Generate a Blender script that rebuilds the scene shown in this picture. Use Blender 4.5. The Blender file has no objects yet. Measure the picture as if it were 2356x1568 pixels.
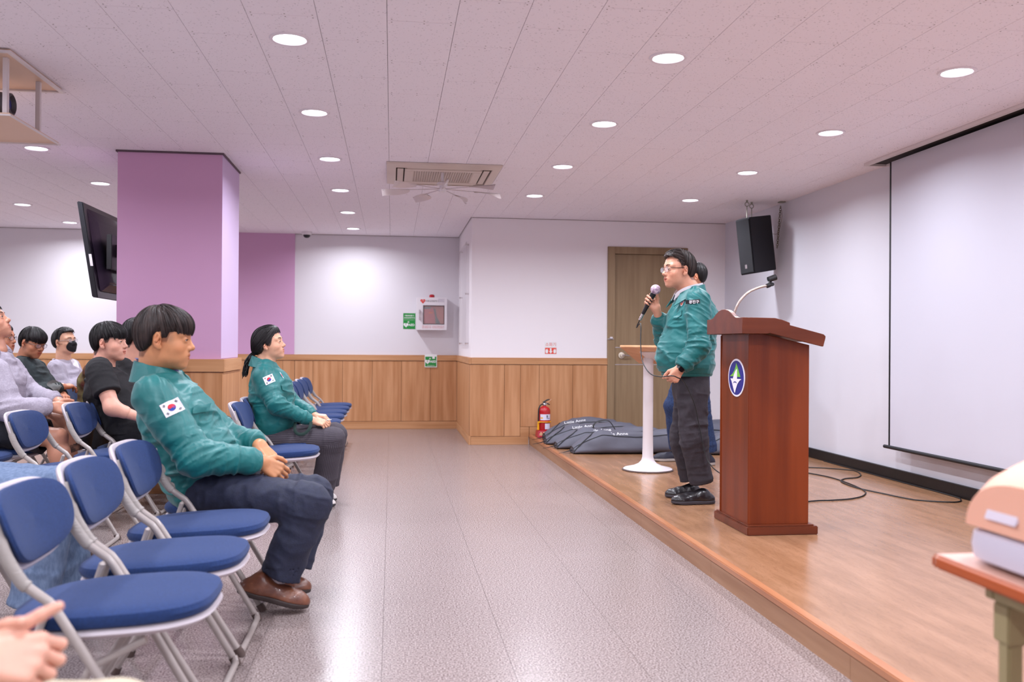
import bpy, bmesh, math, random
import numpy as np
from mathutils import Vector, Matrix
random.seed(4); RNG = np.random.default_rng(7)
S = bpy.context.scene; COL = S.collection
# ------------------------------------------------------------------ camera (room axes: X to the stage, Y into the room)
F, CX, CY, CH = 2100.0, 1178.0, 784.0, 1.12
_a = math.atan((CX-901)/F); _p = 8/2100; _r = math.radians(0.4)
FW = np.array([math.sin(_a)*math.cos(_p), math.cos(_a)*math.cos(_p), math.sin(_p)])
_rt = np.array([math.cos(_a), -math.sin(_a), 0.]); _up = np.cross(_rt, FW)
CR = math.cos(_r)*_rt + math.sin(_r)*_up; CU = math.cos(_r)*_up - math.sin(_r)*_rt
CC = np.array([0, 0, CH])
cam = bpy.data.objects.new('camera', bpy.data.cameras.new('camera')); COL.objects.link(cam)
M = Matrix.Identity(4)
for i in range(3):
    M[i][0], M[i][1], M[i][2], M[i][3] = CR[i], CU[i], -FW[i], CC[i]
cam.matrix_world = M
cam.data.sensor_width = 36; cam.data.lens = F/2356*36; cam.data.clip_start = .05
cam.data.dof.use_dof = True; cam.data.dof.focus_distance = 5.6; cam.data.dof.aperture_fstop = 2.8
S.camera = cam
def ray(x, y): return FW + CR*(x-CX)/F - CU*(y-CY)/F
def Pz(x, y, z=0.): d = ray(x, y); return CC + d*(z-CH)/d[2]
def Py(x, y, Y): d = ray(x, y); return CC + d*Y/d[1]
def Px(x, y, X): d = ray(x, y); return CC + d*X/d[0]
# ------------------------------------------------------------------ world, exposure
W = bpy.data.worlds.new('room_air'); S.world = W; W.use_nodes = True
W.node_tree.nodes['Background'].inputs[0].default_value = (.75, .68, .72, 1)
W.node_tree.nodes['Background'].inputs[1].default_value = 0.25
S.view_settings.view_transform = 'Standard'; S.view_settings.look = 'None'
S.view_settings.exposure = 0.08; S.view_settings.gamma = 1; S.view_settings.use_curve_mapping = False
LAMP_COL = (.88, .91, 1.0); LAMP_W = 19.0; GLOW = 9.0
CZ = 2.535; ST = .11
LIGHTS = [(x, y) for x in (-.48, 1.336, 2.866) for y in (-2.9, -1.45, 0.0, 1.45, 2.9, 4.34, 5.7, 7.12, 8.56)]
LIGHTS += [(-.48, 10.0), (-.48, 11.4)] + [(-2.59, y) for y in (-1.45, 0, 1.45, 2.9, 4.34, 5.7, 7.08, 8.56, 10.0)]
LIGHTS += [(-3.8, 10.03), (-3.8, 11.44), (-4.1, 8.6), (-4.1, 5.7), (-4.1, 2.9), (-4.1, 0.), (-5.6, 10.), (-5.6, 7.), (-5.6, 4.), (-5.6, 1.)]
# ------------------------------------------------------------------ materials
def lin(c):
    return tuple((v/255/12.92 if v/255 <= .04045 else ((v/255+.055)/1.055)**2.4) for v in c)
MATS = {}
def mat(name, c, rough=.5, metal=0., c2=None, nscale=8., stretch=(1, 1, 1), world=False, bump=0., bscale=60., bstretch=None, emit=None,
        trans=0., alpha=1., sheen=0., coat=0., spec=.5, tint=False, sss=0., detail=3.):
    if name in MATS: return MATS[name]
    m = bpy.data.materials.new(name); m.use_nodes = True; MATS[name] = m
    nt = m.node_tree; N = nt.nodes; L = nt.links; b = N['Principled BSDF']
    col = lin(c)
    b.inputs['Base Color'].default_value = (*col, 1)
    b.inputs['Roughness'].default_value = rough; b.inputs['Metallic'].default_value = metal
    b.inputs['Specular IOR Level'].default_value = spec
    if trans: b.inputs['Transmission Weight'].default_value = trans; b.inputs['IOR'].default_value = 1.45
    if alpha < 1: b.inputs['Alpha'].default_value = alpha
    if sheen: b.inputs['Sheen Weight'].default_value = sheen; b.inputs['Sheen Roughness'].default_value = .4
    if coat: b.inputs['Coat Weight'].default_value = coat; b.inputs['Coat Roughness'].default_value = .1
    if sss:
        b.inputs['Subsurface Weight'].default_value = sss; b.inputs['Subsurface Radius'].default_value = (.012, .005, .003); b.inputs['Subsurface Scale'].default_value = .6
    if emit:
        b.inputs['Emission Color'].default_value = (*lin(emit[0]), 1) if max(emit[0]) > 1 else (*emit[0], 1); b.inputs['Emission Strength'].default_value = emit[1]
    def coord(st):
        if world: g = N.new('ShaderNodeNewGeometry'); o = g.outputs['Position']
        else: g = N.new('ShaderNodeTexCoord'); o = g.outputs['Object']
        mp = N.new('ShaderNodeMapping'); mp.inputs['Scale'].default_value = st; L.new(o, mp.inputs[0]); return mp.outputs[0]
    base = None
    if c2:
        n = N.new('ShaderNodeTexNoise'); n.inputs['Scale'].default_value = nscale; n.inputs['Detail'].default_value = detail
        L.new(coord(stretch), n.inputs['Vector'])
        r = N.new('ShaderNodeValToRGB'); r.color_ramp.elements[0].position = .35; r.color_ramp.elements[1].position = .65
        r.color_ramp.elements[0].color = (*col, 1); r.color_ramp.elements[1].color = (*lin(c2), 1)
        L.new(n.outputs[0], r.inputs[0]); base = r.outputs[0]; L.new(base, b.inputs['Base Color'])
    if tint:
        a = N.new('ShaderNodeAttribute'); a.attribute_name = 'tint'
        mx = N.new('ShaderNodeMix'); mx.data_type = 'RGBA'; mx.blend_type = 'MULTIPLY'; mx.inputs[0].default_value = 1
        if base: L.new(base, mx.inputs[6])
        else: mx.inputs[6].default_value = (*col, 1)
        L.new(a.outputs['Color'], mx.inputs[7]); L.new(mx.outputs[2], b.inputs['Base Color'])
    if bump:
        n = N.new('ShaderNodeTexNoise'); n.inputs['Scale'].default_value = bscale; n.inputs['Detail'].default_value = 4
        L.new(coord(bstretch or stretch), n.inputs['Vector'])
        bp = N.new('ShaderNodeBump'); bp.inputs['Strength'].default_value = bump; bp.inputs['Distance'].default_value = .01
        L.new(n.outputs[0], bp.inputs['Height']); L.new(bp.outputs[0], b.inputs['Normal'])
    return m
def nodes(m): return m.node_tree.nodes, m.node_tree.links, m.node_tree.nodes['Principled BSDF']
wall_white = mat('white_paint', (240, 234, 237), .75, bump=.06, bscale=220, world=True)
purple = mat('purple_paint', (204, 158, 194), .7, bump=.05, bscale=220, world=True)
wall_side_dimmed = mat('white_paint_dimmed_side', (214, 213, 222), .75, bump=.06, bscale=220, world=True)  # same white, darkened in colour to offset the strong downlight on the right wall
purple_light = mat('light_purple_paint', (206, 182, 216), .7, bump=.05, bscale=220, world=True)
def wood(name, c, c2, ax, rough=.4, coat=0., sc=9., spec=.5):
    st = [1., 1., 1.]; st[ax] = .06
    m = mat(name, c, rough, c2=c2, nscale=sc, stretch=tuple(s*2.2 for s in st), world=True, bump=.04, bscale=60, bstretch=tuple(s*4 for s in st), coat=coat, detail=8, spec=spec)
    return m
oak_v = wood('oak_panel', (180, 126, 84), (202, 150, 108), 2, .5, spec=.3)
oak_x = wood('oak_rail', (182, 130, 88), (200, 150, 108), 0, .5, spec=.3)
oak_y = wood('oak_rail_side', (182, 130, 88), (200, 150, 108), 1, .5, spec=.3)
door_wood = wood('door_veneer', (138, 114, 86), (154, 130, 100), 2, .5, spec=.3)
groove = mat('panel_groove', (96, 66, 44), .8)
tile_m = mat('ceiling_tile_board', (203, 190, 190), .85, world=True)
def tile_nodes():
    N, L, b = nodes(tile_m)
    g = N.new('ShaderNodeNewGeometry')
    mp = N.new('ShaderNodeMapping'); mp.inputs['Scale'].default_value = (62, 62, 1); L.new(g.outputs['Position'], mp.inputs[0])
    nd = N.new('ShaderNodeTexNoise'); nd.inputs['Scale'].default_value = 110; L.new(g.outputs['Position'], nd.inputs['Vector'])
    mx0 = N.new('ShaderNodeMix'); mx0.data_type = 'VECTOR'; mx0.inputs[0].default_value = .0
    L.new(mp.outputs[0], mx0.inputs[4]); L.new(nd.outputs['Color'], mx0.inputs[5])
    ad = N.new('ShaderNodeVectorMath'); ad.operation = 'MULTIPLY_ADD'; ad.inputs[1].default_value = (1.3, 1.3, 0); L.new(nd.outputs['Color'], ad.inputs[0]); L.new(mp.outputs[0], ad.inputs[2])
    v = N.new('ShaderNodeTexVoronoi'); v.inputs['Scale'].default_value = 1.0; L.new(ad.outputs[0], v.inputs['Vector'])
    mr = N.new('ShaderNodeMapRange'); mr.inputs[1].default_value = .13; mr.inputs[2].default_value = .22; mr.inputs[3].default_value = .66; mr.inputs[4].default_value = 1.
    L.new(v.outputs['Distance'], mr.inputs[0])
    m2 = N.new('ShaderNodeMix'); m2.data_type = 'RGBA'; m2.blend_type = 'MULTIPLY'; m2.inputs[0].default_value = 1; m2.inputs[6].default_value = (*lin((243, 236, 243)), 1)
    L.new(mr.outputs[0], m2.inputs[7]); L.new(m2.outputs[2], b.inputs['Base Color'])
tile_nodes()
dark_gap = mat('dark_joint', (90, 74, 72), .9)
screw_m = mat('screw_head', (122, 108, 106), .6)
floor_m = mat('speckled_vinyl', (168, 150, 146), .22, world=True)
def floor_nodes():
    N, L, b = nodes(floor_m)
    g = N.new('ShaderNodeNewGeometry')
    n1 = N.new('ShaderNodeTexNoise'); n1.inputs['Scale'].default_value = 150; n1.inputs['Detail'].default_value = 2; L.new(g.outputs['Position'], n1.inputs['Vector'])
    r = N.new('ShaderNodeValToRGB'); e = r.color_ramp.elements
    e[0].position = .36; e[0].color = (*lin((98, 84, 82)), 1); e[1].position = .62; e[1].color = (*lin((170, 158, 156)), 1)
    x = e.new(.47); x.color = (*lin((136, 121, 118)), 1)
    L.new(n1.outputs[0], r.inputs[0])
    L.new(r.outputs[0], b.inputs['Base Color']); b.inputs['Roughness'].default_value = .24
    bp = N.new('ShaderNodeBump'); bp.inputs['Strength'].default_value = .10; bp.inputs['Distance'].default_value = .003
    L.new(n1.outputs[0], bp.inputs['Height']); L.new(bp.outputs[0], b.inputs['Normal'])
floor_nodes()
stage_m = mat('stage_laminate', (146, 106, 76), .22, c2=(164, 122, 92), nscale=7, stretch=(2.2, .35, 1), world=True, bump=.05, bscale=30, bstretch=(4, .6, 1), detail=9)
def stage_nodes():
    N, L, b = nodes(stage_m)
    g = N.new('ShaderNodeNewGeometry'); mp = N.new('ShaderNodeMapping'); mp.inputs['Scale'].default_value = (17, 2.4, 1); L.new(g.outputs['Position'], mp.inputs[0])
    n = N.new('ShaderNodeTexNoise'); n.inputs['Scale'].default_value = 2.2; n.inputs['Detail'].default_value = 10; n.inputs['Distortion'].default_value = 1.5
    L.new(mp.outputs[0], n.inputs['Vector'])
    r = N.new('ShaderNodeValToRGB'); e = r.color_ramp.elements; e[0].position = .46; e[0].color = (1, 1, 1, 1); e[1].position = .54; e[1].color = (1, 1, 1, 1)
    x = e.new(.5); x.color = (.62, .56, .5, 1); L.new(n.outputs[0], r.inputs[0])
    old = b.inputs['Base Color'].links[0].from_socket
    mx = N.new('ShaderNodeMix'); mx.data_type = 'RGBA'; mx.blend_type = 'MULTIPLY'; mx.inputs[0].default_value = .35
    L.new(old, mx.inputs[6]); L.new(r.outputs[0], mx.inputs[7]); L.new(mx.outputs[2], b.inputs['Base Color'])
stage_nodes()
nosing_m = wood('stage_nosing', (166, 106, 70), (184, 126, 90), 1, .3)
riser_m = wood('stage_riser', (150, 106, 74), (170, 128, 96), 1, .4)
maho = wood('mahogany', (96, 36, 12), (126, 54, 20), 2, .34, coat=.06, sc=4., spec=.3)
maho_x = wood('mahogany_rail', (88, 38, 20), (110, 52, 30), 0, .32, coat=.06, sc=4., spec=.3)
blue_f = mat('blue_seat_fabric', (18, 44, 90), .9, c2=(24, 52, 104), nscale=160, bump=.25, bscale=500, sheen=.06)
frame_m = mat('beige_grey_tube_paint', (164, 154, 150), .28, spec=.6)
sleeve_m = mat('ribbed_grey_plastic', (156, 148, 144), .5, bump=.5, bscale=20, bstretch=(1, 1, 26))
shell_m = mat('light_grey_plastic', (196, 186, 192), .4)
rubber = mat('brown_rubber', (86, 70, 66), .8)
black_pl = mat('black_plastic', (20, 20, 24), .45)
black_soft = mat('black_textured', (26, 26, 32), .6, bump=.3, bscale=300)
chrome = mat('chrome', (210, 205, 205), .18, metal=1)
white_pl = mat('white_plastic', (228, 222, 226), .35)
steel_w = mat('white_powder_steel', (222, 214, 216), .35)
# ------------------------------------------------------------------ mesh builder
class MB:
    def __init__(s): s.v = []; s.f = []; s.m = []; s.n = 0
    def add(s, v, f, mi=0):
        s.v += [tuple(map(float, p)) for p in v]; s.f += [tuple(i+s.n for i in q) for q in f]; s.m += [mi]*len(f); s.n += len(v); return s
    def box(s, x0, x1, y0, y1, z0, z1, mi=0):
        v = [(x, y, z) for x in (x0, x1) for y in (y0, y1) for z in (z0, z1)]
        return s.add(v, [(0, 1, 3, 2), (4, 6, 7, 5), (0, 4, 5, 1), (2, 3, 7, 6), (0, 2, 6, 4), (1, 5, 7, 3)], mi)
    def obox(s, c, ax, ay, az, mi=0):      # centre and three half axes
        c, ax, ay, az = map(np.array, (c, ax, ay, az))
        v = [c+i*ax+j*ay+k*az for i in (-1, 1) for j in (-1, 1) for k in (-1, 1)]
        return s.add(v, [(0, 1, 3, 2), (4, 6, 7, 5), (0, 4, 5, 1), (2, 3, 7, 6), (0, 2, 6, 4), (1, 5, 7, 3)], mi)
    def tube(s, pts, r, n=10, mi=0, cap=True, closed=False, flat=1.0):
        P = np.array(pts, float); m = len(P); rr = np.broadcast_to(np.array(r, float), (m,))
        T = np.gradient(P, axis=0) if not closed else np.roll(P, -1, 0)-np.roll(P, 1, 0)
        T /= np.linalg.norm(T, axis=1)[:, None]+1e-12
        u = np.cross(T[0], (0, 0, 1.)); u = u if np.linalg.norm(u) > .1 else np.cross(T[0], (0, 1., 0)); u /= np.linalg.norm(u)
        V = []
        for i in range(m):
            u = u-T[i]*(u@T[i]); u /= np.linalg.norm(u); w = np.cross(T[i], u)
            for k in range(n):
                a = 2*math.pi*k/n; V.append(P[i]+rr[i]*(math.cos(a)*u+math.sin(a)*flat*w))
        Q = []
        for i in range(m if closed else m-1):
            j = (i+1) % m
            for k in range(n): Q.append((i*n+k, i*n+(k+1) % n, j*n+(k+1) % n, j*n+k))
        if cap and not closed: Q += [tuple(range(n-1, -1, -1)), tuple((m-1)*n+k for k in range(n))]
        return s.add(V, Q, mi)
    def lathe(s, prof, c=(0, 0, 0), n=24, mi=0, axis=2, cap=True):
        V = []; c = np.array(c, float)
        for r, h in prof:
            for k in range(n):
                a = 2*math.pi*k/n; p = [r*math.cos(a), r*math.sin(a), h]
                if axis == 0: p = [h, p[0], p[1]]
                if axis == 1: p = [p[0], h, p[1]]
                V.append(c+p)
        m = len(prof); Q = [(i*n+k, i*n+(k+1) % n, (i+1)*n+(k+1) % n, (i+1)*n+k) for i in range(m-1) for k in range(n)]
        if cap: Q += [tuple(range(n-1, -1, -1)), tuple((m-1)*n+k for k in range(n))]
        return s.add(V, Q, mi)
    def prism(s, poly, d, mi=0):          # 3-D polygon extruded by vector d
        P = np.array(poly, float); n = len(P); d = np.array(d, float)
        return s.add(list(P)+list(P+d), [tuple(range(n-1, -1, -1)), tuple(range(n, 2*n))]+[(k, (k+1) % n, n+(k+1) % n, n+k) for k in range(n)], mi)
    def pad(s, c, ax, ay, az, n=3.0, ne=2.2, nu=36, nv=10, mi=0, bend=0., warp=None):   # superellipsoid cushion
        c, ax, ay, az = map(lambda q: np.array(q, float), (c, ax, ay, az)); V = []
        sg = lambda x, e: math.copysign(abs(x)**e, x)
        for j in range(nv+1):
            b = -math.pi/2+math.pi*j/nv
            for i in range(nu):
                a = 2*math.pi*i/nu
                x = sg(math.cos(b), 2/ne)*sg(math.cos(a), 2/n); y = sg(math.cos(b), 2/ne)*sg(math.sin(a), 2/n); z = sg(math.sin(b), 2/ne)
                if warp: x, y, z = warp(x, y, z)
                V.append(c+ax*x+ay*y+az*(z+bend*y*y))
        Q = [(j*nu+i, j*nu+(i+1) % nu, (j+1)*nu+(i+1) % nu, (j+1)*nu+i) for j in range(nv) for i in range(nu)]
        return s.add(V, Q, mi)
    def loft(s, rings, mi=0, cap=True):
        n = len(rings[0]); V = [p for r in rings for p in r]; m = len(rings)
        Q = [(i*n+k, i*n+(k+1) % n, (i+1)*n+(k+1) % n, (i+1)*n+k) for i in range(m-1) for k in range(n)]
        if cap: Q += [tuple(range(n-1, -1, -1)), tuple((m-1)*n+k for k in range(n))]
        return s.add(V, Q, mi)
ORG = {}
def root_of(o):
    while o.parent: o = o.parent
    return o
def mk(name, mb, mats, parent=None, smooth=False, bevel=0., base=None, seg=2, ang=35):
    v = np.array(mb.v, float).reshape(-1, 3)
    org = ORG.get(root_of(parent).name, (0, 0, 0)) if parent else (base or (0, 0, 0))
    v = v-np.array(org)
    me = bpy.data.meshes.new(name); me.from_pydata([tuple(p) for p in v], [], mb.f); me.update()
    if not isinstance(mats, (list, tuple)): mats = [mats]
    for m in mats: me.materials.append(m)
    if len(mats) > 1: me.polygons.foreach_set('material_index', mb.m)
    bm = bmesh.new(); bm.from_mesh(me); bmesh.ops.recalc_face_normals(bm, faces=bm.faces)
    if bevel:
        bmesh.ops.bevel(bm, geom=[e for e in bm.edges if e.calc_face_angle(0) > math.radians(ang)], offset=bevel, segments=seg, affect='EDGES', clamp_overlap=True)
    bm.to_mesh(me); bm.free()
    if smooth or bevel:
        me.shade_smooth()
        try: me.set_sharp_from_angle(angle=math.radians(40))
        except Exception: pass
    o = bpy.data.objects.new(name, me); COL.objects.link(o)
    if parent: o.parent = parent
    else: o.location = org; ORG[o.name] = org
    return o
def tag(o, label=None, cat=None, group=None, kind=None):
    if label: o['label'] = label
    if cat: o['category'] = cat
    if group: o['group'] = group
    if kind: o['kind'] = kind
    return o
def thing(name, label, cat, base=(0, 0, 0), group=None, kind=None, rz=0.):
    o = bpy.data.objects.new(name, None); o.empty_display_size = .1; COL.objects.link(o)
    o.location = tuple(map(float, base)); ORG[o.name] = tuple(map(float, base)) if not rz else (0, 0, 0); o.rotation_euler[2] = rz
    return tag(o, label, cat, group, kind)
def local_thing(name, label, cat, group=None):   # parts given in local coordinates
    o = thing(name, label, cat, (0, 0, 0), group); return o
def copy_tree(o, parent=None):
    c = o.copy(); COL.objects.link(c); c.parent = parent
    for ch in list(o.children): copy_tree(ch, c)
    return c
_TX = {}
def text(s_, c, size, ux, uz, m, parent, name='lettering', thick=.0006, bold=0.):
    if (s_, bold) not in _TX:
        cu = bpy.data.curves.new('t', 'FONT'); cu.body = s_; cu.size = 1; cu.align_x = 'CENTER'; cu.align_y = 'CENTER'; cu.offset = bold; cu.resolution_u = 2
        ob = bpy.data.objects.new('t', cu); COL.objects.link(ob)
        dg = bpy.context.evaluated_depsgraph_get(); me = bpy.data.meshes.new_from_object(ob.evaluated_get(dg))
        _TX[(s_, bold)] = (np.array([p.co[:] for p in me.vertices]).reshape(-1, 3), [tuple(p.vertices) for p in me.polygons])
        bpy.data.objects.remove(ob); bpy.data.curves.remove(cu); bpy.data.meshes.remove(me)
    v, fs = _TX[(s_, bold)]
    ux, uz, c = np.array(ux, float), np.array(uz, float), np.array(c, float); ux /= np.linalg.norm(ux); uz /= np.linalg.norm(uz); n = np.cross(ux, uz)
    mb = MB(); mb.add([c+(ux*p[0]+uz*p[1])*size+n*thick for p in v], fs)
    return mk(name, mb, m, parent)
def catmull(pts, n=8):
    P = [np.array(p, float) for p in pts]; P = [2*P[0]-P[1]]+P+[2*P[-1]-P[-2]]; out = []
    for i in range(1, len(P)-2):
        for k in range(n):
            t = k/n; a, b, c, d = P[i-1:i+3]
            out.append(.5*((2*b)+(c-a)*t+(2*a-5*b+4*c-d)*t*t+(3*b-a-3*c+d)*t**3))
    out.append(P[-2]); return out
# ------------------------------------------------------------------ room shell
def struct(name, mb, m, parent=None, bevel=0.):
    o = mk(name, mb, m, parent, bevel=bevel)
    if not parent: o['kind'] = 'structure'
    return o
XL, XR, YF, YB, YS = -6.6, 3.82, -4.2, 12.1, 10.15
floor = struct('floor', MB().box(XL, XR, YF, YB, -.12, -.004), dark_gap)
ceiling = struct('ceiling', MB().box(XL, XR, YF, YB, CZ+.012, CZ+.1), dark_gap)
wall_far_dimmed = mat('white_paint_dimmed_back', (222, 217, 222), .75, bump=.06, bscale=220, world=True)  # darker copy of the white paint, holds down the lamp hot spot here
w_back = struct('wall_back', MB().box(XL, .88, YB, YB+.1, -.1, CZ+.012), wall_far_dimmed)
w_ret = struct('wall_return', MB().box(.88, .98, YS, YB+.1, -.1, CZ+.012), wall_white)
w_stage = struct('wall_stage_end', MB().box(.9801, 2.43, YS, YS+.1, -.1, CZ+.012).box(3.37, XR, YS, YS+.1, -.1, CZ+.012).box(2.43, 3.37, YS, YS+.1, 2.235, CZ+.012).box(2.43, 3.37, YS+.06, YS+.1, -.1, 2.24), wall_white)
w_right = struct('wall_right', MB().box(XR, XR+.1, YF, YB, -.1, CZ+.012), wall_side_dimmed)
w_left = struct('wall_left', MB().box(XL-.1, XL, YF, YB+.1, -.1, CZ+.012), wall_white)
w_front = struct('wall_front', MB().box(XL-.1, XR+.1, YF-.1, YF, -.1, CZ+.012), wall_white)
# ceiling tiles 0.3 x 0.585, staggered, with screw heads
tm = MB(); g = .0022
tm.box(-.15+g/2, .15-g/2, -.2925+g/2, .2925-g/2, 0, .011, 0)
for sx in (-.13, 0.012, .13):
    for sy in (-.275, .275):
        a = .0032; tm.add([(sx-a, sy-a, -.0006), (sx+a, sy-a, -.0006), (sx+a, sy+a, -.0006), (sx-a, sy+a, -.0006)], [(0, 1, 2, 3)], 1)
proto = mk('ceiling_tile', tm, [tile_m, screw_m], ceiling)
def vis(x, y, z, m=.12):
    v = np.array((x, y, z))-CC; d = v@FW
    return d > .3 and abs(v@CR)/d*F < 1178*(1+m) and abs(v@CU)/d*F < 784*(1+m)
cells = []
k = int((XL-.12)/.3)-1
for i in range(-23, 14):
    xc = .12+.3*i
    off = 0.0 if i % 2 == 0 else .2925
    for j in range(-15, 26):
        yc = 4.325+off+.585*(j-8)
        if xc-.15 < XL-.01 or xc+.15 > XR+.2 or yc+.3 < YF or yc-.3 > YB: continue
        if xc > .95 and yc-.3 > YS: continue
        cells.append((xc, yc))
cells.sort(key=lambda c: (not vis(c[0], c[1], CZ), c[0]**2+c[1]**2))
proto.location = (*cells[0], CZ)
clip = lambda x0, x1, lo, hi: (max(x0, lo), min(x1, hi))
AC0 = (-.05, .86, 7.14, 8.05)
rest = MB()
nind = 0
for xc, yc in cells[1:]:
    whole = xc+.15 < XR and yc+.2925 < YB-.001 and xc-.15 > XL and yc-.2925 > YF and not (yc+.2925 > YS-.001 and xc+.15 > .88)
    if whole and nind < 298 and vis(xc, yc, CZ):
        o = proto.copy(); COL.objects.link(o); o.parent = ceiling; o.location = (xc, yc, CZ); nind += 1
    else:
        x0, x1 = clip(xc-.15+g/2, xc+.15-g/2, XL, XR); y0, y1 = clip(yc-.2925+g/2, yc+.2925-g/2, YF, YB if xc < .8 else YS)
        if x1-x0 > .01 and y1-y0 > .01: rest.box(x0, x1, y0, y1, CZ, CZ+.011)
o = mk('ceiling_tile_field', rest, tile_m, ceiling); o['kind'] = 'stuff'
# floor tiles 0.45 square
fm = MB(); gg = .0012; fm.box(-.225+gg/2, .225-gg/2, -.225+gg/2, .225-gg/2, -.004, 0)
fp = None; rest = MB(); cl = []
for i in range(-16, 10):
    for j in range(-10, 28):
        cl.append((.2+.45*i, .155+.45*j))
cl.sort(key=lambda c: (not vis(c[0], c[1], 0, .05), c[0]**2+c[1]**2)); nind = 0
for xc, yc in cl:
    lim = YB if xc < .7 else YS
    x0, x1 = clip(xc-.225, xc+.225, XL, 1.54); y0, y1 = clip(yc-.225, yc+.225, YF, lim)
    if x1-x0 < .01 or y1-y0 < .01: continue
    if x1-x0 > .449 and y1-y0 > .449 and nind < 299 and vis(xc, yc, 0):
        if fp is None: fp = mk('floor_tile', fm, floor_m, floor); o = fp
        else: o = fp.copy(); COL.objects.link(o); o.parent = floor
        o.location = (xc, yc, 0); nind += 1
    else: rest.box(x0+gg/2, x1-gg/2, y0+gg/2, y1-gg/2, -.004, 0)
o = mk('floor_tile_field', rest, floor_m, floor); o['kind'] = 'stuff'
# wainscot: rail, panels, baseboard
def wains_x(wall, joints, y, z0, face=-1, name='panel', zr=.895, rail_nm=None, base_nm=None, x0=None, x1=None, th=.018, z0list=None, bz=0.):
    for k in range(len(joints)-1):
        a, b = joints[k]+.0018, joints[k+1]-.0018
        zz = z0list[k] if z0list else z0
        mk('panel', MB().box(a, b, y-th, y, zz, zr-.003), oak_v, wall, bevel=.0015, seg=1)
    mk('panel_backing', MB().box(joints[0], joints[-1], y-.009, y, z0 if not z0list else min(z0list), zr), groove, wall)
J = [-6.6+.381*k for k in range(0, 14)]
J = [-1.01-.381*k for k in range(14, -1, -1)]
wains_x(w_back, [-6.6]+[j for j in J if j > -6.5][:-1]+[-1.243], YB, .104)
wains_x(w_back, [-1.241, -1.009, -.63, -.249, .13, .512, .862], YB, .104)
struct('trim_1', MB().box(XL, .88, YB-.026, YB, .898, .972), oak_x, bevel=.002)
struct('baseboard_back', MB().box(XL, .88, YB-.022, YB, 0, .10), oak_x, bevel=.002)
mk('panel_backing', MB().box(.871, .88, YS, YB-.02, .104, .895), groove, w_ret)
jy = [YS-.002, 10.5, 10.9, 11.3, 11.7, YB-.02]
for a, b in zip(jy[:-1], jy[1:]): mk('panel', MB().box(.862, .88, a+.0018, b-.0018, .104, .892), oak_v, w_ret, bevel=.0015, seg=1)
struct('trim_2', MB().box(.854, .88, YS-.026, YB-.027, .898, .972), oak_y, bevel=.002)
struct('baseboard_return', MB().box(.858, .88, YS-.022, YB-.023, 0, .10), oak_y, bevel=.002)
wains_x(w_stage, [.864, 1.254, 1.435, 1.649, 2.032, 2.429], YS, .1, z0list=[.094, .094, .2, .2, .2], zr=.895)
struct('trim_3', MB().box(.881, 2.43, YS-.026, YS, .898, .972), oak_x, bevel=.002)
struct('baseboard_stage_end', MB().box(.881, 1.53, YS-.022, YS, 0, .09).box(1.435, 1.535, YS-.0215, YS, .09, .197).box(1.54, 2.415, YS-.022, YS, .111, .197), oak_x, bevel=.002)
struct('trim_4', MB().box(.88, 3.82, YS-.004, YS, CZ-.005, CZ-.001).box(XL, .88, YB-.004, YB, CZ-.005, CZ-.001), mat('cornice_line', (120, 100, 96), .7))
# purple pilaster in the back wall
pil = struct('column_1', MB().box(-2.3, -1.25, YB-.012, YB, .973, CZ), purple)
# free standing purple column
cx0, cx1, cy0, cy1 = -2.012, -1.265, 7.05, 7.80
colm = struct('column_2', MB().box(cx0, cx1, cy0, cy1, 0, CZ, 0), [purple])
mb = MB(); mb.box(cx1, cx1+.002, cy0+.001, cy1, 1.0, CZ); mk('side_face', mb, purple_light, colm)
mk('ceiling_trim', MB().box(cx0-.012, cx1+.012, cy0-.012, cy1+.012, CZ-.014, CZ-.001), mat('dark_trim', (92, 72, 84), .6), colm)
for (a, b, c, d, m) in ((cx0-.03, cx1+.03, cy0-.03, cy0-.001, oak_x), (cx0-.03, cx1+.03, cy1, cy1+.03, oak_x), (cx1+.003, cx1+.03, cy0, cy1, oak_y), (cx0-.03, cx0, cy0, cy1, oak_y)):
    mk('top_rail', MB().box(a, b, c, d, .90, .995), m, colm, bevel=.002)
    mk('plinth', MB().box(a+.004, b-.004, c+.004, d-.004, 0, .10), m, colm, bevel=.002)
for k in range(2):
    a = cx0-.02+k*(cx1-cx0+.04)/2; b = a+(cx1-cx0+.04)/2
    mk('panel', MB().box(a+.002, b-.002, cy0-.02, cy0-.001, .104, .896), oak_v, colm, bevel=.0015, seg=1)
    a = cy0-.018+k*(cy1-cy0+.036)/2; b = a+(cy1-cy0+.036)/2
    mk('panel', MB().box(cx1+.003, cx1+.02, a+.002, b-.002, .104, .896), oak_v, colm, bevel=.0015, seg=1)
    mk('panel', MB().box(cx0-.02, cx0-.001, a+.002, b-.002, .104, .896), oak_v, colm, bevel=.0015, seg=1)
# stage
stage = struct('stage', MB().box(1.545, XR, .2, YS, -.003, ST-.001), riser_m)
mk('deck', MB().box(1.575, XR, .2, YS, ST-.002, ST), stage_m, stage)
mk('nosing', MB().box(1.535, 1.578, .2, YS, ST-.028, ST+.0015), nosing_m, stage, bevel=.004)
ys = [.2, 1.6, 2.9, 4.25, 5.5, 6.8, 8.1, 9.3, YS]
for a, b in zip(ys[:-1], ys[1:]): mk('riser_board', MB().box(1.5385, 1.546, a+.001, b-.001, 0, ST-.03), riser_m, stage)
bb = struct('baseboard_right', MB().box(XR-.03, XR, .2, YS, ST+.001, ST+.085), mat('black_skirting', (22, 18, 18), .5, bump=.1, bscale=80), bevel=.002)
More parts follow.
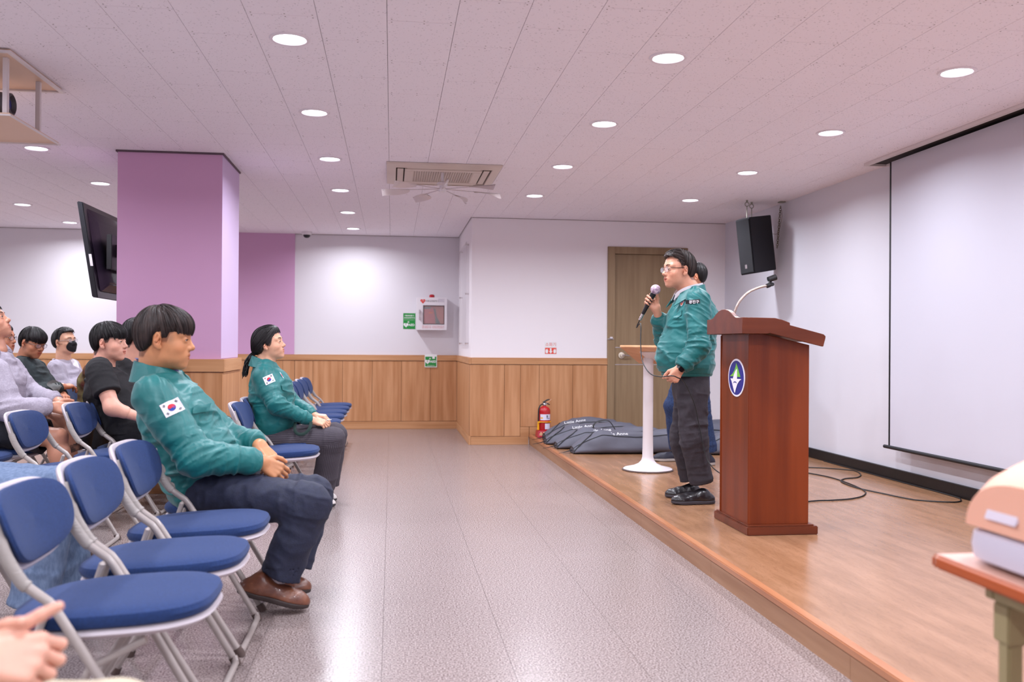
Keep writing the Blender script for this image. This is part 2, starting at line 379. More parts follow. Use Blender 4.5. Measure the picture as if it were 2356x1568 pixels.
# door
door = thing('door_1', None, None, (2.9, YS, ST), kind='structure')
fx0, fx1, fz = 2.43, 3.37, 2.24
mk('door_frame', MB().box(fx0, fx0+.085, YS-.02, YS+.055, ST, fz).box(fx1-.085, fx1, YS-.02, YS+.055, ST, fz).box(fx0+.0851, fx1-.0851, YS-.02, YS+.055, fz-.08, fz), door_wood, door, bevel=.003)
leaf = mk('door_leaf', MB().box(fx0+.087, fx1-.087, YS+.012, YS+.05, ST+.005, fz-.082), door_wood, door, bevel=.002)
for z in (1.095, .90): mk('metal_inlay', MB().box(fx0+.095, fx1-.09, YS+.009, YS+.0125, z-.003, z+.003), chrome, leaf)
hx, hz = 2.60, 1.005
cream = mat('cream_enamel', (226, 214, 196), .3)
mk('handle_rose', MB().lathe([(.0, 0), (.034, 0), (.036, -.008), (.02, -.014), (.016, -.04), (.0, -.042)], (hx, YS+.012, hz), 20, axis=1), cream, leaf, smooth=True)
mk('lever', MB().tube(catmull([(hx, YS-.028, hz), (hx+.03, YS-.034, hz+.002), (hx+.07, YS-.032, hz-.004), (hx+.11, YS-.028, hz+.002)]), [.010]*8+[.008]*8+[.007]*9, 10), chrome, leaf, smooth=True)
mk('door_stop', MB().box(2.455, 2.485, YS-.045, YS-.02, 1.195, 1.215).box(2.43, 2.50, YS-.034, YS-.02, 1.185, 1.1945, 1), [white_pl, black_pl], door, bevel=.003)
# ------------------------------------------------------------------ downlights
glow = bpy.data.materials.new('lamp_glow'); glow.use_nodes = True
_b = glow.node_tree.nodes['Principled BSDF']; _b.inputs['Base Color'].default_value = (.8, .8, .8, 1); _b.inputs['Emission Color'].default_value = (*LAMP_COL, 1); _b.inputs['Emission Strength'].default_value = GLOW
ringm = mat('lamp_trim_white', (232, 224, 230), .4)
rm = MB(); rm.lathe([(.073, -.001), (.078, -.006), (.090, -.005), (.094, 0), (.094, .004), (.073, .004)], (0, 0, 0), 32, cap=False)
dm = MB(); dm.lathe([(.0735, 0.0005), (.0735, 0.001)], (0, 0, 0), 32)
la = bpy.data.lights.new('downlight_lamp', 'AREA'); la.shape = 'DISK'; la.size = .14; la.energy = LAMP_W; la.color = LAMP_COL; la.spread = math.radians(160)
LL = {(-.48, 4.34): 'nearest in view of the row just right of the purple column', (-.48, 5.7): 'second in the row just right of the purple column', (-.48, 7.12): 'third in the row just right of the purple column', (-.48, 8.56): 'fourth in the row just right of the purple column', (-.48, 10.0): 'fifth in the row just right of the purple column', (-.48, 11.4): 'last by the back wall in the row right of the column',
 (1.336, 4.34): 'nearest in view of the row above the stage edge', (1.336, 5.7): 'second in the row above the stage edge', (1.336, 7.12): 'third in the row above the stage edge, right of the fan', (1.336, 8.56): 'farthest of the row above the stage edge',
 (2.866, 4.34): 'nearest in view of the row in front of the screen', (2.866, 5.7): 'second of the row in front of the screen', (2.866, 7.12): 'third of the row in front of the screen', (2.866, 8.56): 'farthest of the row in front of the screen, near the loudspeaker',
 (-2.59, 7.08): 'just below the hanging projector shelf', (-2.59, 8.56): 'above the television, left of the column', (-2.59, 10.0): 'hidden behind the purple column', (-3.8, 10.03): 'far left, left of the television', (-3.8, 11.44): 'far left, beside the top of the television'}
def light_label(x, y):
    return 'round white downlight '+LL[(x, y)] if (x, y) in LL else 'round white ceiling downlight outside the picture'
lp = None
for (x, y) in LIGHTS:
    if lp is None:
        lp = thing('ceiling_downlight', '', 'ceiling light', (0, 0, 0), 'round recessed ceiling downlights')
        mk('trim_ring', rm, ringm, lp, smooth=True); mk('diffuser', dm, glow, lp)
        lo = bpy.data.objects.new('lamp', la); COL.objects.link(lo); lo.parent = lp; lo.location = (0, 0, -.008); o = lp
    else: o = copy_tree(lp)
    o.location = (x, y, CZ-.002); tag(o, light_label(x, y))
    if (x, y) not in LL: o['group'] = 'ceiling downlights outside the picture'
# ------------------------------------------------------------------ folding chairs
CHAIR_X = -.70
def chair_proto():
    t = thing('folding_chair', '', 'chair', (0, 0, 0), 'blue folding chairs in rows')
    def seatwarp(x, y, z):
        w = 1-.10*max(0, -x)**2
        zz = z
        return x, y*w, zz
    mb = MB()
    sax = np.array((.25, 0, .012)); saz = np.array((-.012, 0, .25)); saz = saz/np.linalg.norm(saz)
    mb.pad((-.005, 0, .427), sax, (0, .21, 0), saz*.033, n=3.2, ne=3.2, nu=48, nv=12, warp=seatwarp, bend=.12)
    seat = mk('seat', mb, blue_f, t, smooth=True)
    mb = MB(); mb.pad((-.002, 0, .398), sax*.99, (0, .208, 0), saz*.022, n=3.2, ne=2.8, nu=48, nv=8, warp=seatwarp)
    mk('seat_pan', mb, shell_m, t, smooth=True)
    # backrest: wide rounded pad leaning back, sides wrap forward
    up = np.array((-.36, 0, .93)); up /= np.linalg.norm(up); nn = np.array((.93, 0, .36)); nn /= np.linalg.norm(nn)
    def bw(x, y, z):
        return x*(1-.12*max(0, -y)), y, z+.0
    def back(c, hw, hh, th, ne, curve):
        mb = MB(); V = []; nu, nv = 48, 10
        mb.pad((0, 0, 0), (1, 0, 0), (0, 1, 0), (0, 0, 1), n=3.1, ne=ne, nu=nu, nv=nv)
        for p in mb.v:
            x, y, z = p; x *= (1-.10*max(0, -y)); q = np.array(c)+np.array((0, 1, 0))*x*hw+up*y*hh+nn*(z*th+curve*x*x)
            V.append(tuple(q))
        mb.v = V; return mb
    c0 = np.array((-.262, 0, .640))
    bk = mk('backrest', back(c0+nn*.014, .221, .103, .020, 3., .04), blue_f, t, smooth=True)
    mk('back_shell', back(c0-nn*.008, .233, .115, .014, 3., .04), shell_m, t, smooth=True)
    for s in (-1, 1):
        y = .205*s; yt = .229*s
        mk('sleeve', MB().tube(catmull([(-.255, y*1.0, .70), (-.232, y*1.06, .645), (-.21, yt*.985, .595), (-.175, yt, .54), (-.16, yt, .527)], 5), [.013]*6+[.0155]*15, 10), sleeve_m, t, smooth=True)
        pts = [(-.17, yt, .534), (-.135, yt, .507), (-.112, yt, .490), (-.095, yt, .468), (-.05, yt, .395), (.083, y*1.06, .167), (.17, y*1.03, .022)]
        mk('side_tube', MB().tube(pts, .0118, 10), frame_m, t, smooth=True)
        mk('foot_cap', MB().tube([(.166, y*1.03, .03), (.178, y*1.03, .010), (.182, y*1.03, .0)], .0155, 10), rubber, t, smooth=True)
        lk = mk('link', MB().tube([(-.118, y*1.04, .484), (-.120, y*1.04, .478), (-.150, y*1.04, .385), (-.151, y*1.04, .380)], [.006, .0165, .0165, .006], 12, flat=.55), frame_m, t, smooth=True)
        mk('rivet', MB().lathe([(.0, 0), (.005, 0), (.005, .006*s), (0, .006*s)], (-.144, y*1.04+.008*s, .402), 10, axis=1), chrome, lk)
        mk('bracket', MB().box(-.15, -.045, y*1.03-.004, y*1.03+.004, .378, .402), frame_m, t, bevel=.002)
        mk('rear_leg', MB().tube([(.10, y*.84, .375), (-.03, y*.84, .31), (-.20, y*.84, .03), (-.208, y*.84, .012)], .0105, 10), frame_m, t, smooth=True)
        mk('rear_foot', MB().tube([(-.204, y*.84, .022), (-.213, y*.84, .0)], .015, 10), rubber, t, smooth=True)
    mk('front_crossbar', MB().tube(catmull([(.172, -.209, .03), (.178, -.195, .017), (.18, -.15, .0135), (.18, .15, .0135), (.178, .195, .017), (.172, .209, .03)], 5), .0115, 10), frame_m, t, smooth=True)
    mk('rear_crossbar', MB().tube([(-.165, -.17, .09), (-.165, .17, .09)], .009, 8), frame_m, t, smooth=True)
    return t
chair = chair_proto(); _first = [True]
def place_chair(X, Y, label, rz=0.):
    o = chair if _first[0] else copy_tree(chair); _first[0] = False
    o.location = (X, Y, 0); o.rotation_euler[2] = rz; o['label'] = label; return o
XA, XB, XC = -.705, -1.655, -2.455
place_chair(XA, 2.565, 'empty blue folding chair nearest the camera in the front row')
place_chair(XA, 3.06, 'empty blue folding chair, second from the camera in the front row')
place_chair(XA, 3.575, 'empty blue folding chair right beside the seated man in teal jacket')
place_chair(XA, 4.13, 'blue folding chair under the seated man in teal jacket')
place_chair(XA+.01, 5.93, 'empty blue folding chair in front of the seated woman in teal')
place_chair(XA, 6.44, 'blue folding chair under the seated woman in teal')
for y, l in ((8.05, 'empty blue folding chair just behind the seated woman, partly hidden by her knees'), (8.62, 'empty blue folding chair beyond the woman, nearest of the last four'), (9.15, 'empty blue folding chair beyond the woman, second of the last four'),
             (9.68, 'empty blue folding chair beyond the woman, third of the last four'), (10.2, 'empty blue folding chair at the far end of the front row')):
    place_chair(XA+.03, y, l)
place_chair(XA-.02, 1.45, 'blue folding chair under the person with clasped hands at the lower edge')
place_chair(XB, 3.78, 'blue folding chair under the person in light jeans')
place_chair(XB-.05, 5.21, 'empty blue folding chair in the second row behind the jeans wearer')
place_chair(XB, 5.90, 'empty blue folding chair in front of the knees of the hoodie wearer')
place_chair(XB, 6.345, 'blue folding chair under the young man in black shirt')
place_chair(XB, 6.785, 'blue folding chair under the man in black shirt hidden behind others')
place_chair(XB, 10.55, 'blue folding chair beside the column with a black jacket over it')
place_chair(XC-.01, 5.67, 'empty blue folding chair with only its seat front showing at the left edge')
place_chair(XC, 6.15, 'blue folding chair under the man in grey hoodie and shorts')
place_chair(-2.62, 7.5, 'blue folding chair under the man in dark long sleeved shirt')
place_chair(-2.76, 8.65, 'blue folding chair under the man in grey shirt and black mask')
place_chair(-2.40, 8.07, 'blue folding chair under the person in patterned red and green top')
place_chair(-2.65, 6.93, 'blue folding chair behind the hoodie wearer')
place_chair(-2.60, 9.2, 'empty blue folding chair of which only a grey frame shows behind the black t-shirt')
# ------------------------------------------------------------------ projection screen
sc_x = 3.70; sy0, sy1 = 3.35, 6.42
scr = thing('projection_screen', 'large white pull-down projection screen with black border on the side wall', 'projection screen', (sc_x, 6.4, .35))
scr_m = mat('screen_fabric', (202, 201, 213), .8, spec=.2); blk = mat('black_border', (20, 20, 26), .6)
mk('screen_fabric', MB().box(sc_x, sc_x+.002, sy0, sy1-.02, .385, CZ-.03), scr_m, scr)
mk('border_strip', MB().box(sc_x-.001, sc_x+.003, sy1-.022, sy1, .385, CZ-.03).box(sc_x-.001, sc_x+.003, sy0-.02, sy0, .385, CZ-.03), blk, scr)
mk('weight_bar', MB().tube([(sc_x, sy0-.06, .372), (sc_x, sy1+.055, .372)], .0135, 12), blk, scr, smooth=True)
mk('housing', MB().box(3.60, 3.635, sy0-.1, 6.62, CZ-.022, CZ).box(3.775, 3.81, sy0-.1, 6.62, CZ-.022, CZ).box(3.635, 3.775, 6.60, 6.62, CZ-.022, CZ), steel_w, scr, bevel=.002)
mk('housing_slot', MB().box(3.636, 3.774, sy0-.1, 6.599, CZ-.006, CZ-.001), mat('dark_slot', (44, 38, 40), .8), scr)
# ------------------------------------------------------------------ lectern
lec = thing('lectern', 'tall mahogany lectern with round blue and white emblem, on the stage', 'lectern', (2.08, 4.9, ST))
mk('plinth', MB().box(1.885, 2.282, 4.655, 5.165, ST, ST+.045), maho_x, lec, bevel=.004)
mk('plinth_lip', MB().box(1.893, 2.262, 4.664, 5.15, ST+.045, ST+.053), maho_x, lec, bevel=.002)
bx0, bx1, by0, by1 = 1.903, 2.243, 4.69, 5.11
# body: side panels whose tops follow the sloping desk
prof = lambda Y: [(bx0, Y, ST+.053), (bx1, Y, ST+.053), (bx1, Y, 1.128), (1.99, Y, 1.186), (bx0, Y, 1.186)]
mk('side_panel', MB().prism(prof(by0), (0, .018, 0)), maho, lec, bevel=.0015, seg=1)
mk('side_panel', MB().prism(prof(by1-.018), (0, .018, 0)), maho, lec, bevel=.0015, seg=1)
mk('front_panel', MB().box(bx0+.001, bx0+.02, by0+.0185, by1-.0185, ST+.053, 1.186), maho, lec)
mk('corner_post', MB().box(bx0-.004, bx0+.012, by0-.003, by0+.009, ST+.053, 1.18), maho, lec, bevel=.002)
mk('corner_post', MB().box(bx0-.004, bx0+.012, by1-.009, by1+.003, ST+.053, 1.18), maho, lec, bevel=.002)
mk('shelf', MB().box(bx0+.021, bx1-.01, by0+.019, by1-.019, .72, .74), maho_x, lec)
ty0, ty1 = 4.61, 5.155
side = [(1.85, 1.185), (1.85, 1.272), (2.014, 1.270), (2.05, 1.262), (2.096, 1.246), (2.096, 1.233), (2.19, 1.210), (2.285, 1.186), (2.297, 1.176), (2.296, 1.165), (2.284, 1.120), (1.985, 1.190), (1.97, 1.186)]
for y in (ty0, ty1-.022): mk('desk_side', MB().prism([(x, y, z) for x, z in side], (0, .022, 0)), maho_x, lec, bevel=.002, seg=1)
fr = [(1.80, 4.60+.012, 1.186), (1.80, 4.612, 1.272)]
crest = [(ty0, 1.186), (ty0, 1.272), (4.70, 1.273), (4.735, 1.283), (4.775, 1.302), (4.82, 1.316), (4.87, 1.323), (4.92, 1.323), (4.97, 1.315), (5.01, 1.30), (5.05, 1.281), (5.085, 1.273), (ty1, 1.272), (ty1, 1.186)]
mk('crest_board', MB().prism([(1.832, y, z) for y, z in crest], (.022, 0, 0)), maho_x, lec, bevel=.002, seg=1)
mk('desk_top', MB().prism([(1.856, ty0+.023, 1.246), (2.05, ty0+.023, 1.246), (2.283, ty0+.023, 1.160), (2.276, ty0+.023, 1.146), (2.05, ty0+.023, 1.226), (1.856, ty0+.023, 1.226)], (0, ty1-ty0-.046, 0)), maho_x, lec)
gn = mk('gooseneck_holder', MB().tube(catmull([(1.905, 4.93, 1.25), (1.907, 4.92, 1.30), (1.93, 4.905, 1.367), (1.98, 4.90, 1.42), (2.04, 4.90, 1.448), (2.095, 4.90, 1.462)], 8), .0075, 10), mat('brushed_gooseneck', (196, 182, 172), .3, metal=1, bump=.5, bscale=30, bstretch=(8, 8, 8)), lec, smooth=True)
mk('base_flange', MB().lathe([(0, 0), (.035, 0), (.033, .008), (.012, .014), (.012, .02), (0, .02)], (1.905, 4.93, 1.247), 20), chrome, gn, smooth=True)
mk('microphone_clip', MB().tube([(2.088, 4.90, 1.458), (2.108, 4.90, 1.466)], .013, 10).tube([(2.10, 4.90, 1.468), (2.118, 4.9, 1.497)], .009, 8).tube([(2.098, 4.90, 1.494), (2.142, 4.90, 1.510)], [.0165, .0175], 14).tube([(2.118, 4.888, 1.468), (2.118, 4.912, 1.468)], .011, 8), black_pl, gn, smooth=True)
# emblem on the front
def zl(pts, sc=11.2, ox=1640, oy=800): return [Px(ox+x/sc, oy+y/sc, 1.9025) for x, y in pts]
emb_w = mat('emblem_white', (236, 232, 240), .4); emb_b = mat('emblem_blue', (18, 32, 128), .4); emb_g = mat('emblem_green', (112, 188, 60), .4)
cen = Px(1694.6, 868.4, 1.9025)
def disc(ry, rz_, x, th): return MB().prism([(x, cen[1]+ry*math.cos(2*math.pi*k/48), cen[2]+rz_*math.sin(2*math.pi*k/48)) for k in range(48)], (-th, 0, 0))
em = mk('emblem', disc(.121, .105, 1.904, .003), emb_w, lec)
mk('emblem_field', disc(.110, .095, 1.902, .0018), emb_b, em)
def sh(pts, d, m, nm): mk(nm, MB().prism([q+np.array((-d, 0, 0)) for q in zl(pts)], (-.0006, 0, 0)), m, em)
sh([(618, 385), (640, 450), (680, 590), (724, 748), (640, 742), (636, 540), (600, 600), (560, 722), (452, 724), (520, 665), (575, 570), (604, 470)], .0028, emb_g, 'emblem_sail')
sh([(634, 535), (640, 545), (640, 795), (755, 806), (700, 850), (650, 930), (615, 1040), (596, 1120), (586, 1155), (574, 1145), (540, 1010), (500, 850), (472, 782), (535, 786), (560, 690), (590, 610)], .0036, emb_w, 'emblem_ship')
sh([(540, 908), (560, 868), (590, 860), (622, 872), (640, 915), (615, 893), (585, 886), (560, 890)], .0044, emb_b, 'emblem_wave')
# ------------------------------------------------------------------ small white pedestal desk
ped = thing('pedestal_desk', 'small white pedestal desk with tilted wooden top behind the speaker', 'desk', (2.067, 7.2, ST))
mk('base', MB().lathe([(0, ST), (.205, ST), (.208, ST+.006), (.20, ST+.012)], (2.067, 7.2, 0), 40), rubber, ped, smooth=True)
mk('column', MB().lathe([(.198, ST+.0125), (.19, ST+.018), (.12, ST+.034), (.075, ST+.055), (.052, ST+.08), (.044, ST+.11), (.041, .4), (.041, 1.045)], (2.067, 7.2, 0), 40), steel_w, ped, smooth=True)
A = np.array((1.80, 7.08, 1.122)); ub = np.array((.78, -.62, 0)); vb = np.array((.24, .30, -.135)); nb = np.cross(ub, vb); nb /= np.linalg.norm(nb)
if nb[2] < 0: nb = -nb
Bq = [A, A+ub*.52, A+ub*.52+vb, A+vb]
beech = wood('beech_board', (206, 150, 104), (222, 172, 128), 0, .35)
mk('top', MB().prism(Bq, -nb*.018), beech, ped, bevel=.003)
cc = A+ub*.26+vb*.5-nb*.022
mk('mounting_plate', MB().obox(cc, ub*.13, vb/np.linalg.norm(vb)*.10, nb*.003), steel_w, ped)
# ------------------------------------------------------------------ hanging loudspeaker
sp = thing('loudspeaker', 'black wall corner loudspeaker hanging on chains from the ceiling', 'speaker', (3.45, 8.5, 1.8))
Tm, Bm = Py(1724, 499, 8.42), Py(1737, 628, 8.42)
Tl, Bl = Py(1692, 507, 8.60), Py(1705, 632, 8.60)
Tr, Br = Py(1774, 494, 8.60), Py(1787, 623, 8.60)
fr_u = Tl-Tm; sd = Tr-Tm; dn = Bm-Tm
w1 = fr_u; 
mb = MB(); q = [Tm, Tl, Tl+sd*.92+fr_u*.0, Tr]
V = [Tm, Tl, Tr+fr_u*.9, Tr]; V2 = [p+dn for p in V]
mb.add(V+V2, [(0, 1, 2, 3), (7, 6, 5, 4), (0, 4, 5, 1), (1, 5, 6, 2), (2, 6, 7, 3), (3, 7, 4, 0)])
cabn = mk('cabinet', mb, black_soft, sp, bevel=.006)
no = np.cross(fr_u, dn); no /= np.linalg.norm(no)
if no @ (Tm-Tr) < 0: no = -no
c4 = Tm+fr_u*.5+dn*.5
mk('grille', MB().obox(c4+no*.003, fr_u*.46, dn*.475, no*.004), mat('speaker_grille', (30, 30, 36), .7, bump=.8, bscale=500), sp, bevel=.002)
mk('maker_plate', MB().obox(c4+no*.0085+dn*.36+fr_u*.02, fr_u*.07, dn*.035, no*.001), chrome, sp)
for a, b, h in ((Tm+fr_u*.25+sd*.05, Pz(1720, 476, CZ), 0), (Tm+sd*.42+fr_u*.5, Pz(1744, 467, CZ), 0)):
    e = np.array((a[0], a[1], CZ)); 
    hk = mk('eye_hook', MB().tube([e+np.array((0, 0, 0)), e+np.array((0, 0, -.02))], .011, 8).tube([e+np.array((.02*math.cos(t), 0, -.04+.02*math.sin(t))) for t in np.linspace(0, 2*math.pi, 16, endpoint=False)], .004, 6, closed=True).tube([e+np.array((0, 0, -.055)), a+np.array((0, 0, -.01))], .005, 6), mat('zinc', (150, 150, 140), .4, metal=.8), sp, smooth=True)
def chain(p, q, name, parent, m, L=.03, r=.0028):
    p, q = np.array(p), np.array(q); n = int(np.linalg.norm(q-p)/(L*.72)); d = (q-p)/np.linalg.norm(q-p); u = np.cross(d, (0, 1, 0)); u /= np.linalg.norm(u); w = np.cross(d, u); mb = MB()
    for k in range(n):
        c = p+(q-p)*(k+.5)/n; s = u if k % 2 else w
        mb.tube([c+d*L/2*math.cos(t)+s*L*.32*math.sin(t) for t in np.linspace(0, 2*math.pi, 10, endpoint=False)], r, 5, closed=True)
    return mk(name, mb, m, parent, smooth=True)
chain(Py(1796, 474, 8.5), Py(1788, 570, 8.48), 'chain', sp, mat('antique_chain', (108, 98, 84), .45, metal=.7))
mk('chain_plate', MB().box(3.745, 3.80, 8.47, 8.53, CZ-.012, CZ-.001), mat('zinc', (150, 150, 140)), sp)
mk('cable', MB().tube(catmull([Py(1797, 476, 8.48), Py(1799, 500, 8.48), Py(1790, 535, 8.50), Py(1778, 538, 8.52)], 8), .003, 6), mat('grey_cable', (120, 110, 110), .6), sp, smooth=True)
# ------------------------------------------------------------------ ceiling air conditioner with hanging fan
ac = thing('ceiling_air_conditioner', 'square beige four-way ceiling air conditioner cassette', 'air conditioner', (.405, 7.6, CZ-.03))
acm = mat('aged_beige_plastic', (214, 199, 188), .5); acd = mat('vent_dark', (70, 58, 50), .8); x0, x1, y0, y1 = -.05, .86, 7.145, 8.055
zz = CZ-.004
def ringbox(mb, x0, x1, y0, y1, t, z0, z1):
    return mb.box(x0, x1, y0, y0+t, z0, z1).box(x0, x1, y1-t, y1, z0, z1).box(x0, x0+t, y0+t, y1-t, z0, z1).box(x1-t, x1, y0+t, y1-t, z0, z1)
mb = MB(); e = .075
o4 = [(x0, y0), (x1, y0), (x1, y1), (x0, y1)]; i4 = [(x0+e, y0+e), (x1-e, y0+e), (x1-e, y1-e), (x0+e, y1-e)]
mb.add([(a, b, CZ-.002) for a, b in o4]+[(a, b, CZ-.016) for a, b in o4]+[(a, b, CZ-.034) for a, b in i4]+[(a, b, CZ-.002) for a, b in i4],
       [(0, 1, 5, 4), (1, 2, 6, 5), (2, 3, 7, 6), (3, 0, 4, 7), (4, 5, 9, 8), (5, 6, 10, 9), (6, 7, 11, 10), (7, 4, 8, 11), (8, 9, 13, 12), (9, 10, 14, 13), (10, 11, 15, 14), (11, 8, 12, 15)])
mk('panel_frame', mb, acm, ac, bevel=.003)
mk('recess', MB().box(x0+e, x1-e, y0+e, y1-e, CZ-.006, CZ-.003), acd, ac)
mk('inner_panel', ringbox(MB(), x0+.145, x1-.145, y0+.145, y1-.145, .07, CZ-.030, CZ-.008), acm, ac, bevel=.004)
for (a, b, c, d) in ((x0+.16, x1-.16, y0+.085, y0+.135), (x0+.16, x1-.16, y1-.135, y1-.085), (x0+.085, x0+.135, y0+.16, y1-.16), (x1-.135, x1-.085, y0+.16, y1-.16)):
    mk('vane', MB().box(a, b, c, d, CZ-.026, CZ-.018), acm, ac, bevel=.003)
mb = MB()
for k in range(26):
    t = x0+.215+k*(x1-x0-.43)/25; mb.box(t-.003, t+.003, y0+.215, y1-.215, CZ-.027, CZ-.02)
    t = y0+.215+k*(y1-y0-.43)/25; mb.box(x0+.215, x1-.215, t-.003, t+.003, CZ-.0262, CZ-.0205)
mk('intake_grille', mb, acm, ac)
fan = thing('windmill_fan', 'white circulation fan with paddle blades hanging under the air conditioner', 'fan', (.40, 7.42, 2.36))
fc = np.array((.40, 7.42, 0)); clearp = mat('translucent_plastic', (226, 216, 218), .2, trans=.55)
mk('hub', MB().lathe([(0, 2.355), (.028, 2.355), (.032, 2.362), (.032, 2.385), (.022, 2.39), (.024, 2.40), (.04, 2.405), (.045, 2.425), (.03, 2.435), (.012, 2.437), (.012, CZ-.02), (0, CZ-.02)], fc, 24), white_pl, fan, smooth=True)
for k in range(7):
    a = math.radians(14+k*360/7); d = np.array((math.cos(a), math.sin(a), 0)); w = np.array((-math.sin(a), math.cos(a), 0)); zz = np.array((0, 0, 1.))
    rings = []
    bl = mk('blade_arm', MB().tube([fc+d*.025+zz*2.378, fc+d*.26+zz*2.374, fc+d*.5+zz*2.372], .003, 6), clearp, fan, smooth=True)
    out = []
    for t in np.linspace(0, 1, 13):
        wd = .085*math.sin(math.pi*min(1, t**.75*.98)+.12)**.8 if t < 1 else .03
        c = fc+d*(.27+.23*t)+zz*2.372
        out.append((c+w*wd*.25+zz*.004, c-w*wd+zz*(-.035*t-.01)))
    V = [p for q in out for p in q]; n = len(out)
    mb = MB(); mb.add(V+[p+zz*.0018 for p in V], [(2*i, 2*i+2, 2*i+3, 2*i+1) for i in range(n-1)]+[(2*n+2*i, 2*n+2*i+1, 2*n+2*i+3, 2*n+2*i+2) for i in range(n-1)])
    mk('blade', mb, mat('milky_blade', (226, 214, 214), .3, alpha=.85), fan, smooth=True)
# ------------------------------------------------------------------ ceiling projector on a shelf, TV, cameras
pj = thing('projector_shelf', 'white framed beige shelf hanging from the ceiling at upper left', 'shelf', (-2.2, 5.1, 2.23))
pw = mat('shelf_board', (222, 190, 166), .35); px0, px1, q0, q1 = -2.62, -1.875, 4.78, 5.45
mk('ceiling_plate', MB().box(px0, px1+.03, 4.70, 5.40, CZ-.012, CZ-.001), pw, pj)
mk('ceiling_rim', ringbox(MB(), px0-.02, px1+.04, 4.68, 5.42, .022, CZ-.022, CZ-.0125), steel_w, pj)
mk('shelf_board', MB().box(px0, px1, q0, q1, 2.236, 2.244), pw, pj)
mk('shelf_rim', ringbox(MB(), px0-.01, px1+.008, q0-.008, q1+.008, .010, 2.228, 2.2355), steel_w, pj)
for x, y in ((px1-.03, q0+.03), (px1-.03, 5.23), (px0+.03, q0+.03), (px0+.03, 5.23)):
    mk('post', MB().box(x-.012, x+.012, y-.012, y+.012, 2.244, CZ-.012), steel_w, pj, bevel=.002)
pr = thing('projector', 'dark projector lens poking from the hanging ceiling shelf', 'projector', (-2.1, 5.0, 2.25))
mk('body', MB().box(-2.55, -2.05, 4.83, 5.2, 2.2445, 2.44), mat('projector_grey', (70, 66, 72), .5), pr, bevel=.02, seg=3)
ln = mk('lens_barrel', MB().lathe([(0, -2.09), (.060, -2.09), (.060, -1.95), (.056, -1.94), (.056, -1.905), (.046, -1.90), (.038, -1.92), (.0, -1.922)], (0, 4.885, 2.31), 32, axis=0), mat('lens_barrel_grey', (74, 68, 74), .4), pr, smooth=True)
mk('lens_glass', MB().lathe([(0, -1.913), (.02, -1.915), (.034, -1.921), (0, -1.9215)], (0, 4.885, 2.31), 24, axis=0), mat('blue_lens', (36, 38, 120), .08), ln, smooth=True)
tv = thing('television', 'black flat television mounted behind the purple column, seen from its back', 'television', (-2.25, 7.9, 1.5))
tp = [(-2.375, 2.183), (-2.335, 2.178), (-2.30, 2.16), (-2.185, 1.50), (-2.215, 1.452), (-2.262, 1.458)]
tvm = mat('tv_back_plastic', (38, 36, 46), .4, bump=.1, bscale=200)
mk('front_frame', MB().prism([(-2.378, 7.30, 2.186), (-2.335, 7.30, 2.180), (-2.218, 7.30, 1.452), (-2.262, 7.30, 1.458)], (0, 1.3, 0)), mat('tv_bezel', (26, 26, 32), .3), tv, bevel=.006)
mk('rear_housing', MB().add([(-2.334, 7.36, 2.15), (-2.225, 7.36, 1.50), (-2.334, 8.54, 2.15), (-2.225, 8.54, 1.50), (-2.275, 7.46, 2.06), (-2.175, 7.46, 1.57), (-2.275, 8.44, 2.06), (-2.175, 8.44, 1.57)], [(0, 1, 5, 4), (1, 3, 7, 5), (3, 2, 6, 7), (2, 0, 4, 6), (4, 5, 7, 6), (0, 2, 3, 1)]), tvm, tv, bevel=.01)
mb = MB()
for k in range(26): y = 7.56+k*.03; mb.add([(-2.2795+.0015, y, 2.035), (-2.2635, y, 1.955), (-2.2635, y+.012, 1.955), (-2.278, y+.012, 2.035)], [(0, 1, 2, 3)])
for p_ in [(-2.30, 7.30, 2.12), (-2.28, 7.30, 1.95)]: pass
mb.v = [(x+.003, y, z) for x, y, z in mb.v]
mk('vent_slots', mb, black_pl, tv)
mk('screen_glass', MB().prism([(-2.3765, 7.33, 2.15), (-2.3775, 7.33, 2.15), (-2.273, 7.33, 1.49), (-2.272, 7.33, 1.49)], (0, 1.24, 0)), mat('tv_glass', (12, 12, 14), .1), tv)
mk('rating_label', MB().obox((-2.1975, 7.86, 1.66), (.0005, 0, .0001), (0, .03, 0), (-.0075, 0, .04)), white_pl, tv)
mk('edge_label', MB().obox((-2.272, 7.2995, 1.74), (.010, 0, .0), (0, .0006, 0), (-.007, 0, .045)), white_pl, tv)
mk('wall_bracket', MB().box(-2.22, cx0-.001, 7.5, 7.58, 1.78, 1.88).box(-2.19, -2.15, 7.4, 7.72, 1.68, 1.95), black_pl, tv, bevel=.004)
dc = thing('dome_camera', 'small white dome security camera on the ceiling by the back wall', 'security camera', (-1.08, 11.85, CZ-.06))
mk('housing', MB().lathe([(0, CZ-.002), (.06, CZ-.002), (.062, CZ-.03), (.05, CZ-.04)], (-1.08, 11.85, 0), 24), white_pl, dc, smooth=True)
mk('dome', MB().lathe([(.045, CZ-.041), (.04, CZ-.06), (.025, CZ-.075), (0, CZ-.08)], (-1.08, 11.85, 0), 24), black_pl, dc, smooth=True)
